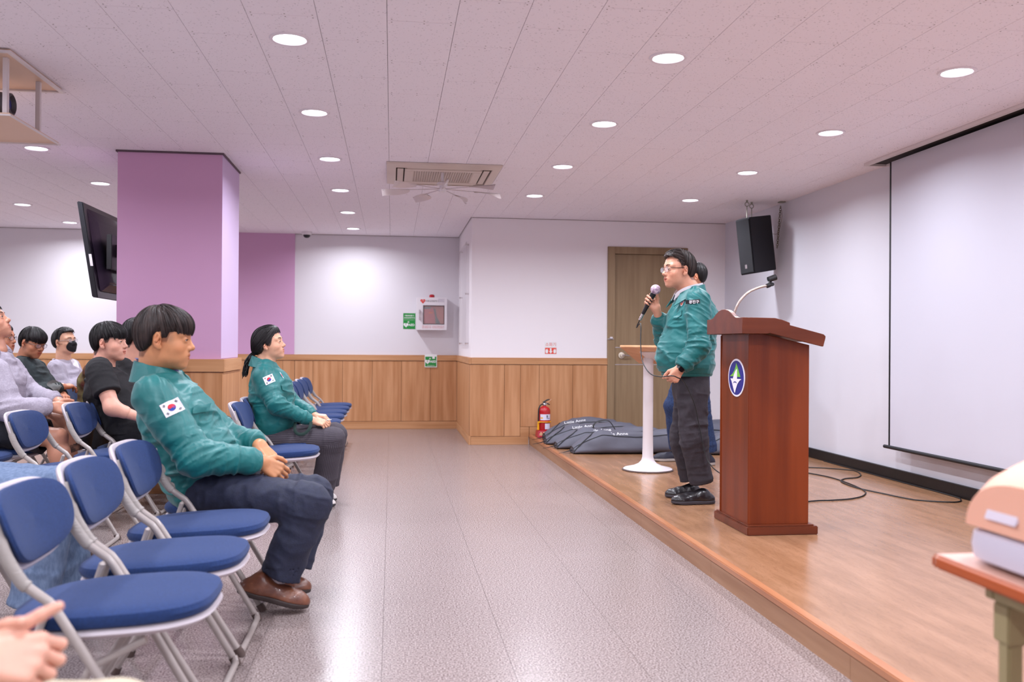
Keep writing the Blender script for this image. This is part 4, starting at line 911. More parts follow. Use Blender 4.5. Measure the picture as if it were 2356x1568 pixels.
ZL = {  # hairline: local x -> lowest z that carries hair
 'short': [(-.13, -.075), (-.06, -.072), (-.038, -.035), (-.026, .004), (.0, .024), (.006, -.004), (.022, .002), (.034, .034), (.052, .052), (.075, .060), (.12, .062)],
 'fringe': [(-.13, -.08), (-.06, -.078), (-.038, -.04), (-.026, .0), (.0, .022), (.006, -.006), (.024, -.002), (.036, .022), (.060, .026), (.09, .024), (.14, .022)],
 'older': [(-.13, -.078), (-.062, -.074), (-.036, -.030), (-.028, .006), (-.002, .026), (.004, -.012), (.022, -.010), (.030, .020), (.046, .030), (.066, .036), (.14, .018)],
 'swept': [(-.13, -.07), (-.06, -.066), (-.036, -.03), (-.026, .004), (.0, .022), (.005, .002), (.016, .008), (.024, .046), (.036, .072), (.060, .084), (.14, .088)],
 'bun': [(-.13, -.06), (-.05, -.058), (-.03, -.03), (-.02, -.004), (.0, -.012), (.02, -.018), (.032, -.006), (.044, .030), (.058, .058), (.08, .074), (.14, .078)]}
def hair(h, style, m, parent, vox=.003, vol=1., strands=900, seed=1, extra=None, wave=0.):
    xs, zs = np.array(ZL[style]).T
    def hull(q):
        a = np.stack([q[:, 0], q[:, 1]/h.wide, q[:, 2]], 1)
        d = ell(a, (-.010, 0, .040), (.102*vol, .084*vol, .088*vol))
        d = smin(d, ell(a, (-.046, 0, .004), (.058*vol, .074*vol, .076)), .03)
        if style in ('fringe', 'older'): d = smin(d, ell(a, (.044, 0, .056), (.051, .062, .044)), .03)
        if style == 'bun': d = smin(d, ell(a, (-.03, 0, .0), (.082, .085, .075)), .03)
        if style == 'swept': d = smin(d, ell(a, (.02, 0, .078), (.075, .062, .045)), .03)
        if extra is not None: d = extra(a, d)
        return d
    def groove(q):
        az = np.arctan2(q[:, 1], q[:, 0]+.03); el = q[:, 2]
        r = np.sqrt((q[:, 0]+.03)**2+q[:, 1]**2)
        return .0011*np.sin(az*70+4*vnoise(q, 22., seed)+el*30)+.0016*vnoise(np.stack([az*4, el*6, r*10], 1), 2.5, seed)+wave*vnoise(q, 30, seed+2)
    def mask(q):
        zl = np.interp(q[:, 0], xs, zs); return (zl-q[:, 2]+.006*vnoise(q*A_(1, 1, .2), 120., seed))*.8
    def f(P):
        q = h.loc(P); hl = hull(q); m_ = mask(q); k = np.clip(1+m_/.030, 0, 1)**2*np.where(q[:, 0] > .055, .0 if style in ('fringe', 'older') else .35, 1.)
        return smax(hl-groove(q)+k*.0125, m_, .003)*h.sc*.9
    lo, hi = h.box(.165); V, Fq = nets(f, lo, hi, vox); parts = [(V, Fq)]
    if strands:
        rg = np.random.default_rng(seed); n = strands
        d0 = rg.normal(size=(n, 3)); d0[:, 2] = np.abs(d0[:, 2])+.2; d0 /= np.linalg.norm(d0, axis=1)[:, None]
        p = A_(-.02, 0, .03)+d0*.1; crown = A_(-.045, 0, .12)
        def grad(p):
            e = 1e-3; return np.stack([hull(p+e*v)-hull(p-e*v) for v in np.eye(3)], 1)/(2*e)
        for _ in range(4):
            g = grad(p); g /= np.linalg.norm(g, axis=1)[:, None]+1e-9; p = p-g*hull(p)[:, None]
        alive = np.ones(n, bool); path = [p.copy()]; st = .011; extra_l = rg.uniform(.0, .9, n)
        for k in range(12):
            g = grad(p); g /= np.linalg.norm(g, axis=1)[:, None]+1e-9
            fl = p-crown; fl[:, 2] -= .05+np.abs(p[:, 0])*.3
            if style == 'swept': fl = np.where(p[:, :1] > .0, A_(-.10, .05, .0)+fl*.25, fl)
            if style == 'bun': fl = A_(-.09, 0, -.045)-p
            fl = fl+.02*np.stack([vnoise(p, 40., seed+i) for i in range(3)], 1)*(.6+wave*200)
            fl = fl-g*(fl*g).sum(1)[:, None]; fl /= np.linalg.norm(fl, axis=1)[:, None]+1e-9
            pn = p+fl*st; kk_ = np.clip(1+mask(pn)/.030, 0, 1)**2*np.where(pn[:, 0] > .055, .0 if style in ('fringe', 'older') else .35, 1.); dd = hull(pn)+kk_*.0115-.0010-.0032*extra_l; pn = pn-g*dd[:, None]
            over = mask(pn) > .003+.006*extra_l
            pn = np.where((over | ~alive)[:, None], p, pn); alive &= ~over; p = pn; path.append(p.copy())
        path = np.stack(path, 1); w0 = .0006+.0008*rg.random(n); V2, F2 = [], []
        T = path[:, -1]-path[:, 0]; gN = grad(path[:, 6]); sdir = np.cross(T, gN); sdir /= np.linalg.norm(sdir, axis=1)[:, None]+1e-9; gN /= np.linalg.norm(gN, axis=1)[:, None]+1e-9; ro = rg.uniform(-1.1, 1.1, n)[:, None]; sdir = sdir*np.cos(ro)+gN*np.sin(ro)
        for k in range(13):
            ww = (w0*(1-.75*k/12))[:, None]; V2.append(path[:, k]-sdir*ww); V2.append(path[:, k]+sdir*ww)
        VV = np.concatenate(V2); ii = np.arange(n)
        for k in range(12): a, b, c, d = 2*k*n+ii, (2*k+1)*n+ii, (2*k+3)*n+ii, (2*k+2)*n+ii; F2.append(np.stack([a, b, c, d], 1))
        F2 = np.concatenate(F2); keep = np.linalg.norm(VV[F2[:, 0]]-VV[F2[:, 3]], axis=1) > 1e-4
        parts.append((h.c+(VV*h.sc)@h.R, F2[keep]))
    ts = [np.ones((len(V), 3))*(.75+.3*vnoise(h.loc(V)*A_(1, 1, .3), 60., seed)[:, None])]
    if strands: ts.append(np.tile((.45+1.25*rg.random(n)**1.5)[:, None], (26, 3))*np.ones((1, 3)))
    return bake('hair', parts, m, parent, ts)
def face_parts(h, parent, brow, look=0., lid=0.):
    ew = mat('eye_white', (214, 206, 202), .2); ir = mat('iris_dark', (30, 20, 18), .12)
    for s in (-1, 1):
        mb = MB(); mb.pad(h.w((.0722, .031*s*h.wide, .003)), h.f*.0131*h.sc, h.l*.0131*h.sc, h.u*.0131*h.sc, n=2, ne=2, nu=20, nv=12); e = mk('eye', mb, ew, parent, smooth=True)
        mb = MB(); mb.pad(h.w((.0800+.0003, (.031+look*s*0)*s*h.wide+look, .0028)), h.f*.0062*h.sc, h.l*.0062*h.sc, h.u*.0062*h.sc, n=2, ne=2, nu=16, nv=8); mk('iris', mb, ir, e, smooth=True)
        mk('eyelash', MB().tube([h.w((x, y*s*h.wide, z)) for x, y, z in catmull([(.0845, .0175, .0035), (.0885, .024, .0062), (.0885, .033, .0066), (.0840, .0435, .0040)], 4)], .0011*h.sc, 5), mat('lash_dark', (34, 26, 26), .7), parent, smooth=True)
        P_ = [(.0905, .014*s, .0265), (.0895, .026*s, .031), (.083, .038*s, .0305), (.0715, .0515*s, .025)]
        mb = MB(); mb.tube([h.w((x, y*h.wide, z)) for x, y, z in catmull(P_, 4)], np.linspace(.0030, .0017, 13)*h.sc, 6); mk('eyebrow', mb, brow, parent, smooth=True)
def skin_tint(h, V, style, hc, lips=(.80, .52, .50)):
    q = h.loc(V); t = np.ones((len(V), 3)); q2 = q.copy(); q2[:, 1] = np.abs(q2[:, 1])/h.wide
    lu = ell(q2, (.0895, 0, -.0535), (.011, .0215, .0058)); ll = ell(q2, (.0870, 0, -.0655), (.011, .0185, .0068))
    k = np.clip(1-np.minimum(lu, ll)/.002, 0, 1)[:, None]*(q2[:, :1] > .08); t = t*(1-k)+np.array(lips)*k
    for c, r, col in (((.06, .045, -.03), .03, (1.02, .88, .85)), ((.10, 0, -.028), .016, (1.02, .88, .86)), ((-.01, .08, -.01), .03, (1.0, .84, .80))):
        k = np.clip(1-np.linalg.norm(q2-np.array(c), axis=1)/r, 0, 1)[:, None]; t = t*(1-k)+t*np.array(col)*k
    if style == 'older':
        k = np.clip(1-np.linalg.norm((q2-A_(.034, .074, .004))/A_(1, 1, 1.3), axis=1)/.020, 0, 1)[:, None]; t = t*(1-k)+t*A_(.66, .78, .95)*k
    if style:
        xs, zs = np.array(ZL[style]).T; zl = np.interp(q2[:, 0], xs, zs)
        k = np.clip((q2[:, 2]-zl+.004)/.008, 0, 1)[:, None]*(np.linalg.norm(q, axis=1) < .16)[:, None]*(q2[:, 1:2] < .0765); t = t*(1-k)+t*np.array(hc)*k
    return t
def hand(W, dx, dz, side=1, curl=(.5, .6, .4), sc=1., thumb=(.55, .8, -.25), tc=.4, spread=.06, curls=None, arm=None, ar=(.027, .033)):
    """hand surface: wrist W, finger direction dx, back-of-hand normal dz, side=+1 right hand"""
    W = np.array(W, float); dx = nrm(dx); dz = nrm(np.array(dz, float)-dx*(np.array(dz, float)@dx)); dy = np.cross(dz, dx)*side; C = []; Fg = []
    L = lambda x, y, z: W+sc*(dx*x+dy*y+dz*z)
    ys = (.030, .010, -.010, -.028); ln = (.074, .082, .076, .060); kx = (.090, .094, .090, .082)
    for y, x in zip(ys, kx): C.append((L(.012, y*.55, 0), L(x, y, .002), .0145*sc, .0118*sc))
    C.append((L(.02, .018, -.008), L(.055, .026, -.010), .014*sc, .013*sc)); C.append((L(.02, -.015, -.008), L(.06, -.024, -.006), .013*sc, .012*sc))
    for k in range(4):
        c3 = curls[k] if curls else curl; p = L(kx[k], ys[k], .001); a = 0; ch = []; sy = spread*(1.5-k)
        for fr, cu, r0, r1 in ((.46, c3[0], .0094, .0086), (.30, c3[1], .0086, .0078), (.24, c3[2], .0078, .0064)):
            a += cu; d = nrm(dx*math.cos(a)-dz*math.sin(a)+dy*sy*math.cos(a)); q = p+d*ln[k]*fr*sc; ch.append((p, q, r0*sc*(1 if k < 3 else .9), r1*sc*(1 if k < 3 else .9))); p = q
        Fg.append(ch)
    p = L(.028, .024, -.006); d = nrm(dx*thumb[0]+dy*thumb[1]+dz*thumb[2]); ch = []; in_ = nrm(dx*.9-dy*.5-dz*.35)
    for ll, r0, r1, b in ((.040, .0145, .0112, 0), (.032, .0110, .0098, tc), (.026, .0098, .0078, tc*.8)):
        d = nrm(d*(1-b)+in_*b) if b else d; q = p+d*ll*sc; ch.append((p, q, r0*sc, r1*sc)); p = q
    Fg.append(ch)
    def f(P):
        d = None
        for a, b, r0, r1 in C: e = cap(P, a, b, r0, r1); d = e if d is None else smin(d, e, .010*sc)
        for ch in Fg:
            g = None
            for a, b, r0, r1 in ch: e = cap(P, a, b, r0, r1); g = e if g is None else smin(g, e, .003*sc)
            d = smin(d, g, .0045*sc)
        if arm is not None: d = smin(d, cap(P, W+dx*.01, arm, ar[0]*sc, ar[1]*sc), .02)
        else: d = smin(d, cap(P, W-dx*.03, W+dx*.01, .026*sc), .015)
        return d
    pts = [c[0] for c in C]+[c[1] for c in C]+[x for ch in Fg for c in ch for x in c[:2]]+[W-dx*.05]
    if arm is not None: pts.append(np.array(arm, float))
    pts = np.array(pts); rr = .02 if arm is None else .045
    return f, pts.min(0)-rr, pts.max(0)+rr
def glasses(h, parent, rim=(30, 24, 24), wire=.0011, tilt=0, name='glasses', half=False, temple=None):
    m = mat('frame_%d_%d' % (rim[0], rim[1]), rim, .3, metal=.3); mt = mat('temple_%d' % (temple or rim)[0], temple or rim, .4); g = None
    mb = MB()
    for s in (-1, 1):
        c = A_(.099, .032*s*h.wide, .002); ring = []
        for t in np.linspace(0, 2*math.pi, 28, endpoint=False):
            ring.append(h.w(c+A_(-.012*abs(math.cos(t))*(1 if math.cos(t)*s > 0 else 0), .0245*math.copysign(abs(math.cos(t))**.8, math.cos(t)), .0165*math.copysign(abs(math.sin(t))**.8, math.sin(t)))))
        mb.tube(ring, wire*h.sc, 6, closed=True)
    mb.tube([h.w((.100, -.009, .007)), h.w((.103, 0, .010)), h.w((.100, .009, .007))], wire*h.sc, 6)
    g = mk(name, mb, m, parent, smooth=True)
    for s in (-1, 1):
        mk('temple', MB().tube([h.w((.090, .056*s*h.wide, .008)), h.w((.082, .066*s*h.wide, .009)), h.w((.04, .076*s*h.wide, .008)), h.w((-.004, .080*s*h.wide, .010)), h.w((-.022, .080*s*h.wide, -.004))], .0017*h.sc, 6), mt, g, smooth=True)
        mb = MB(); c = A_(.098, .032*s*h.wide, .002); mb.pad(h.w(c), h.l*.0225*h.sc, h.u*.0150*h.sc, h.f*.0006, n=3, ne=2, nu=24, nv=4); mk('lens', mb, mat('lens_clear', (240, 240, 250), .03, alpha=.15), g, smooth=True)
    return g
def shoe(toe, heel, up, m, sole_m, parent, wd=.048, ht=.075, sole=.022, name='shoe', vox=.004, laces=None, ankle=None):
    toe, heel = np.array(toe, float), np.array(heel, float); L = np.linalg.norm(toe-heel); fx = (toe-heel)/L; up = nrm(np.array(up, float)-fx*(np.array(up, float)@fx)); sy = np.cross(up, fx); R = np.stack([fx, sy, up])
    def f(P):
        q = (P-heel)@R.T; x, y, z = q.T
        Q = np.stack([x, np.abs(y), z], 1)
        d = ell(Q, (L*.72, 0, sole), (L*.29, wd*1.02, ht*.62)); d = smin(d, ell(Q, (L*.25, 0, sole+.005), (L*.27, wd*.80, ht*.72)), .04)
        d = smin(d, cap(Q, (L*.27, 0, sole+.02), (L*.25, 0, ht-.004), .035, .033), .03); d = smin(d, cap(Q, (L*.35, 0, sole+.03), (L*.6, 0, sole+.022), .032, .025), .03)
        return smax(d-.0012*vnoise(P, 60., 3), -(z-sole+.002), .004)
    def fs(P):
        q = (P-heel)@R.T; Q = np.stack([q[:, 0], np.abs(q[:, 1]), q[:, 2]], 1)
        d2 = np.minimum(ell(Q*A_(1, 1, 0), (L*.70, 0, 0), (L*.31, wd*1.12, 9)), ell(Q*A_(1, 1, 0), (L*.25, 0, 0), (L*.27, wd*.88, 9)))
        d2 = smin(ell(Q*A_(1, 1, 0), (L*.70, 0, 0), (L*.305, wd*1.10, 9)), ell(Q*A_(1, 1, 0), (L*.25, 0, 0), (L*.27, wd*.88, 9)), .05)
        return smax(smax(d2, q[:, 2]-sole, .004), -q[:, 2]+.001+.1*np.maximum(q[:, 0]-L*.8, 0), .002)
    c = [heel+fx*a+sy*b+up*z for a in (-.03, L+.03) for b in (-.07, .07) for z in (-.005, ht+.07)]; lo, hi = np.min(c, 0), np.max(c, 0)
    o = sdfobj(name, f, lo, hi, vox, m, parent); sdfobj('sole', fs, lo, hi, vox, sole_m, o)
    if laces is not None:
        mb = MB()
        for k in range(4): a = heel+fx*L*(.42+.055*k)+up*(sole+.062-.009*k); mb.tube([a-sy*.022+up*-.006, a+up*.003, a+sy*.022-up*.006+fx*.012], .0024, 5)
        mk('laces', mb, laces, o, smooth=True)
    return o
def patch_on(f, c, ux, uz, nrml, name, parent, polys, off=.0026, g=10):
    """thin cloth patch: rectangles / polygons projected onto surface f along nrml. polys: (list of 2-D points, material, lift)"""
    ux, uz = np.array(ux, float), np.array(uz, float); nrml = nrm(nrml)
    def proj(pts, lift):
        P = np.array([c+ux*a+uz*b for a, b in pts])+nrml*.05
        Q = np.array([c])+nrml*.05
        for _ in range(14): P = P-nrml*(f(P)-off-lift)[:, None]*.85; Q = Q-nrml*(f(Q)-off-lift)[:, None]*.85
        s_ = (P-Q)@nrml; return P+nrml*(np.maximum(s_, -.022)-s_)[:, None]
    first = None
    for pts, m, lift, nm in polys:
        pts = np.array(pts); n = len(pts); cn = pts.mean(0); rings = [cn[None]]; K = 4 if n > 4 else 7
        if n == 4:   # grid
            V2 = [(1-a)*(1-b)*pts[0]+a*(1-b)*pts[1]+a*b*pts[2]+(1-a)*b*pts[3] for b in np.linspace(0, 1, K) for a in np.linspace(0, 1, K)]; Fq = [(j*K+i, j*K+i+1, (j+1)*K+i+1, (j+1)*K+i) for j in range(K-1) for i in range(K-1)]
        else:
            V2 = [cn]+[cn+(p-cn)*k/K for k in range(1, K+1) for p in pts]; Fq = [(0, 1+i, 1+(i+1) % n) for i in range(n)]+[(1+(k-1)*n+i, 1+(k-1)*n+(i+1) % n, 1+k*n+(i+1) % n, 1+k*n+i) for k in range(1, K) for i in range(n)]
        P = proj(V2, lift+(.0016 if first is not None else 0)); Pb = P-nrml*.0012; nn = len(P)
        mb = MB(); mb.add(P, Fq)
        o = mk(nm, mb, m, first if first is not None else parent, smooth=True)
        if first is None: first = o
    return first
# ------------------------------------------------------------------ people
def skinm(name, c, c2=None): return mat(name, c, .42, c2=c2 or tuple(int(v*.94) for v in c), nscale=14, tint=True, sss=.12, bump=.06, bscale=220, spec=.4)
hair_black = mat('hair_black', (22, 18, 20), .52, c2=(34, 28, 30), nscale=40, tint=True, spec=.5)
hair_brown = mat('hair_dark_brown', (44, 32, 30), .52, c2=(60, 46, 42), nscale=30, tint=True, spec=.5)
teal = mat('teal_jacket_nylon', (6, 98, 98), .5, c2=(8, 108, 108), nscale=5, bump=.12, bscale=26, spec=.5, sheen=.15)
def crease(m, sc=7., st=.55, dist=.02):
    N, L, b = nodes(m); g = N.new('ShaderNodeTexCoord'); n = N.new('ShaderNodeTexNoise'); n.inputs['Scale'].default_value = sc; n.inputs['Detail'].default_value = 3; n.inputs['Distortion'].default_value = 1.6
    L.new(g.outputs['Object'], n.inputs['Vector']); a = N.new('ShaderNodeMath'); a.operation = 'SUBTRACT'; a.inputs[1].default_value = .5; L.new(n.outputs[0], a.inputs[0]); c = N.new('ShaderNodeMath'); c.operation = 'ABSOLUTE'; L.new(a.outputs[0], c.inputs[0])
    bp = N.new('ShaderNodeBump'); bp.invert = True; bp.inputs['Strength'].default_value = st; bp.inputs['Distance'].default_value = dist; L.new(c.outputs[0], bp.inputs['Height'])
    if b.inputs['Normal'].links: L.new(b.inputs['Normal'].links[0].from_socket, bp.inputs['Normal'])
    L.new(bp.outputs[0], b.inputs['Normal'])
crease(teal, 6., .38)
def cloth(name, c, c2=None, **k): return mat(name, c, k.pop('rough', .85), c2=c2 or tuple(min(255, int(v*1.12+2)) for v in c), nscale=k.pop('nscale', 60), bump=k.pop('bump', .15), bscale=k.pop('bscale', 180), **k)
def seat_default(x0, y0, s=1., lean=0., n=-1, ew=.25):
    J = dict(pel=A_(x0-.04, y0, .54), belly=A_(x0-.06, y0, .67), chest=A_(x0-.10-lean, y0, .84), neck=A_(x0-.12-lean*1.4, y0, 1.0))
    for sd, q in (('n', -1), ('f', 1)):
        J['sh'+sd] = A_(x0-.11-lean, y0+.185*q, .93); J['el'+sd] = A_(x0-.02, y0+ew*q, .68); J['wr'+sd] = A_(x0+.20, y0+.10*q, .62)
        J['hip'+sd] = A_(x0-.02, y0+.095*q, .53); J['kn'+sd] = A_(x0+.42, y0+.13*q, .50); J['an'+sd] = A_(x0+.40, y0+.12*q, .10)
    return J
def top(name, J, m, parent, vox=.007, sec=None, ar=(.072, .060, .050), sleeve=1., amp=.007, seed=1, side=A_(0, 1, 0), hem=None, neckr=.062, collar=None, cuff=True, neck_axis=None, arms='nf', h=None):
    """torso + sleeves as one cloth surface. sec: [(centre, lateral, depth)] bottom to top"""
    sec = sec or [(J['pel'], .175, .12), (J['belly'], .175, .125), (J['chest'], .185, .12), ((J['neck']+J['chest'])/2+(J['neck']-J['chest'])*.18, .15, .085)]
    AR = []
    for sd in arms:
        S_, E_, W_ = J['sh'+sd], J['el'+sd], J['wr'+sd]
        if sleeve <= .55: AR.append((S_, S_+(E_-S_)*sleeve*1.25, None))
        else: AR.append((S_, E_, E_+(W_-E_)*sleeve))
    nk = J['neck']; na = nrm(neck_axis) if neck_axis is not None else nrm(nk-J['chest'])
    def ft(P):
        d = None
        for i in range(len(sec)-1):
            (c0, l0, e0), (c1, l1, e1) = sec[i], sec[i+1]; e = ecap(P, c0, c1, (l0, e0), (l1, e1), side); d = e if d is None else smin(d, e, .06)
        d = d-foldm(P, d, sec[0][0], sec[-1][0], 15., amp, seed, 7.)
        for k, (S_, E_, W_) in enumerate(AR):
            a = cap(P, S_, E_, ar[0]*1.02, ar[1])
            if W_ is not None:
                ax_ = nrm(W_-E_); b = smin(cap(P, E_, W_-ax_*.05, ar[1], ar[2]*.98), cap(P, W_-ax_*.05, W_, ar[2]*.96, ar[2]*.70), .012) if cuff else cap(P, E_, W_, ar[1], ar[2]); we = np.exp(-(np.linalg.norm(P-E_, axis=1)/.13)**2)
                a = smin(a, b, .03); a = a-foldm(P, a, E_, W_, 22., amp*.9, seed+3+k, 6.)*(1-we)-foldm(P, a, S_, E_, 24., amp*1.5, seed+7+k, 5.)*we
                if cuff:
                    ax = nrm(W_-E_); a = smin(a, cap(P, W_-ax*.020, W_-ax*.002, ar[2]*.80, ar[2]*.76), .004); a = smax(a, (P-W_)@ax, .006)
            else:
                ax = nrm(E_-S_); a = a-foldm(P, a, S_, E_, 14., amp*.8, seed+3+k, 6.); a = smax(a, (P-E_)@ax, .006)
                pass
            d = smin(d, a, .035)
        return d
    def f(P):
        d = ft(P); d = smax(d, -cap(P, nk-na*.02, nk+na*.12, neckr, neckr*1.2), .008)
        if hem is not None:
            d = smax(d, (hem[0]-P)@hem[1], .008)
        return d
    pts = [c for c, _, _ in sec]+[p for a in AR for p in a if p is not None]; pts = np.array(pts); lo, hi = pts.min(0)-.22, pts.max(0)+.22
    hi[2] = pts.max(0)[2]+.13; o = sdfobj(name, f, lo, hi, vox, m, parent); return o, f
def trousers(name, J, m, parent, vox=.008, r=(.105, .078, .062), amp=.006, seed=11, cut=.04, pel=True, side=A_(0, 1, 0), hemr=None, thigh=1., legs='nf'):
    L = [(J['hip'+s], J['kn'+s], J['an'+s]) for s in legs]
    def f(P):
        d = None
        if pel: d = ecap(P, J['pel']+A_(0, 0, .03), J['pel']-A_(0, 0, .02), (.165, .115), (.165, .115), side)
        for k, (H_, K_, N_) in enumerate(L):
            a = cap(P, H_, K_, r[0], r[1]); a = a-foldm(P, a, H_, K_, 12., amp, seed+k, 6.)
            if thigh < 1: ax = nrm(K_-H_); a = smax(a, (P-(H_+(K_-H_)*thigh))@ax, .006)
            else:
                ax = nrm(N_-K_); E_ = N_-ax*cut; b = cap(P, K_, E_+ax*.05, r[1], hemr or r[2]); we = np.exp(-(np.linalg.norm(P-K_, axis=1)/.12)**2)
                b = b-foldm(P, b, K_, N_, 9., amp*.8, seed+3+k, 5.); b = smax(b, (P-E_)@ax, .005); b = smax(b, -cap(P, E_-ax*.06, E_+ax*.08, (hemr or r[2])*.86), .003)
                a = smin(a, b, .03); a = a-foldm(P, a, K_, N_, 20., amp*1.2, seed+6+k, 5.)*we*.7
            d = a if d is None else smin(d, a, .045)
        return d
    pts = np.array([p for l in L for p in l]+[J['pel']]); lo, hi = pts.min(0)-.14, pts.max(0)+.15; lo[2] = max(lo[2], .0)
    return sdfobj(name, f, lo, hi, vox, m, parent), f
def body(parent, m, head, J, hands=(), style=None, hc=(.2, .18, .18), vox=.0028, hvox=.0026, limbs=(), nr=.054, smile=0., core=True, ears=True):
    ms, ts = [], []
    def f(P): return smin(head.skin(P, ears, smile), head.neck(P, J['neck'], nr), .02)
    lo, hi = head.box(.135); lo[2] = min(lo[2], J['neck'][2]-.05); lo[:2] = np.minimum(lo[:2], J['neck'][:2]-.075); hi[:2] = np.maximum(hi[:2], J['neck'][:2]+.075)
    V, Fq = nets(f, lo, hi, vox); ms.append((V, Fq)); ts.append(skin_tint(head, V, style, hc))
    for hd in hands: V, Fq = nets(hd[0], hd[1], hd[2], hvox); ms.append((V, Fq)); ts.append(np.ones((len(V), 3)))
    for a, b, c, r0, r1, r2 in limbs:
        g = lambda P: smin(cap(P, a, b, r0, r1), cap(P, b, c, r1, r2), .03)
        pts = np.array([a, b, c]); V, Fq = nets(g, pts.min(0)-.09, pts.max(0)+.09, .006); ms.append((V, Fq)); ts.append(np.ones((len(V), 3)))
    if core:
        g = lambda P: smin(ecap(P, J['pel'], J['chest'], (.12, .08), (.13, .08), A_(0, 1, 0)), cap(P, J['chest'], J['neck'], .08, .05), .03)
        pts = np.array([J['pel'], J['chest'], J['neck']]); V, Fq = nets(g, pts.min(0)-.16, pts.max(0)+.1, .02); ms.append((V, Fq)); ts.append(np.ones((len(V), 3)))
    return bake('body', ms, m, parent, ts)
def collar(c, fwd, up, m, parent, rin=(.066, .066), flare=.034, drop=.048, stand=.045, open_=150, tip=.03, name='collar', th=.0035, frontdrop=.03):
    fwd = nrm(fwd); up = nrm(np.array(up, float)-fwd*0); fwd = nrm(fwd-up*(fwd@up)); lf = np.cross(up, fwd); rings = []
    for t in np.linspace(-open_, open_, 41):
        a = math.radians(t); r = -math.cos(a)*fwd+math.sin(a)*lf; k = abs(t)/open_; ri = rin[0]*abs(math.cos(a))+rin[1]*abs(math.sin(a)) if 0 else math.hypot(rin[0]*math.cos(a), rin[1]*math.sin(a))
        base = c+r*ri-up*frontdrop*k**2; tp = base+up*stand*(1-.35*k)+r*.004; fo = tp+r*(.012)+up*.002; ot = c+r*(ri+flare+tip*.3*k**6)+up*(stand-drop-.01*k)-up*(frontdrop*k**2+tip*max(0, k-.7)/.3)
        inn = base-up*.02; rings.append([inn, tp, fo+up*.001, ot, ot-r*th-up*th, fo-r*th*1.2-up*th, tp-up*.012+r*.002, inn+r*th])
    return mk(name, MB().loft(rings), m, parent, smooth=True)
flag_w = mat('flag_white', (232, 226, 236), .7); flag_r = mat('flag_red', (196, 30, 50), .7); flag_b = mat('flag_blue', (24, 60, 150), .7); flag_k = mat('flag_black', (30, 26, 32), .7)
def flag(f, c, ux, uz, nn, parent, w=.075, h=.052):
    R = lambda x, y, a=0: (x, y)
    ux, uz = nrm(ux), nrm(uz); w2, h2, r = w/2, h/2, h*.25
    circ = lambda a0, a1, rr=r, cx=0, cy=0, n=14: [(cx+rr*math.cos(a), cy+rr*math.sin(a)) for a in np.linspace(a0, a1, n)]
    t0 = -.55
    red = circ(t0, t0+math.pi)+circ(t0+math.pi, t0, r/2, r/2*math.cos(t0+math.pi), r/2*math.sin(t0+math.pi), 7)[0:0]
    polys = [([(-w2, -h2), (w2, -h2), (w2, h2), (-w2, h2)], flag_w, .0, 'flag_patch'), (circ(0, 2*math.pi)[:-1], flag_b, .0006, 'taegeuk_blue'), (circ(t0, t0+math.pi), flag_r, .0011, 'taegeuk_red'),
             (circ(0, 2*math.pi, r/2, r/2*math.cos(t0+math.pi), r/2*math.sin(t0+math.pi))[:-1], flag_r, .0015, 'taegeuk_red'), (circ(0, 2*math.pi, r/2, r/2*math.cos(t0), r/2*math.sin(t0))[:-1], flag_b, .0015, 'taegeuk_blue')]
    for sx, sy in ((-1, 1), (1, 1), (-1, -1), (1, -1)):
        an = math.atan2(sy*h, sx*w); ca, sa = math.cos(an), math.sin(an); cx, cy = sx*w*.31, sy*h*.30
        for k in (-1, 0, 1):
            o = k*h*.05; q = [(o-h*.016, -h*.09), (o+h*.016, -h*.09), (o+h*.016, h*.09), (o-h*.016, h*.09)]
            polys.append(([(cx+a*ca-b*sa, cy+a*sa+b*ca) for a, b in q], flag_k, .0008, 'trigram_bar'))
    return patch_on(f, c, ux, uz, nn, 'flag_patch', parent, polys)
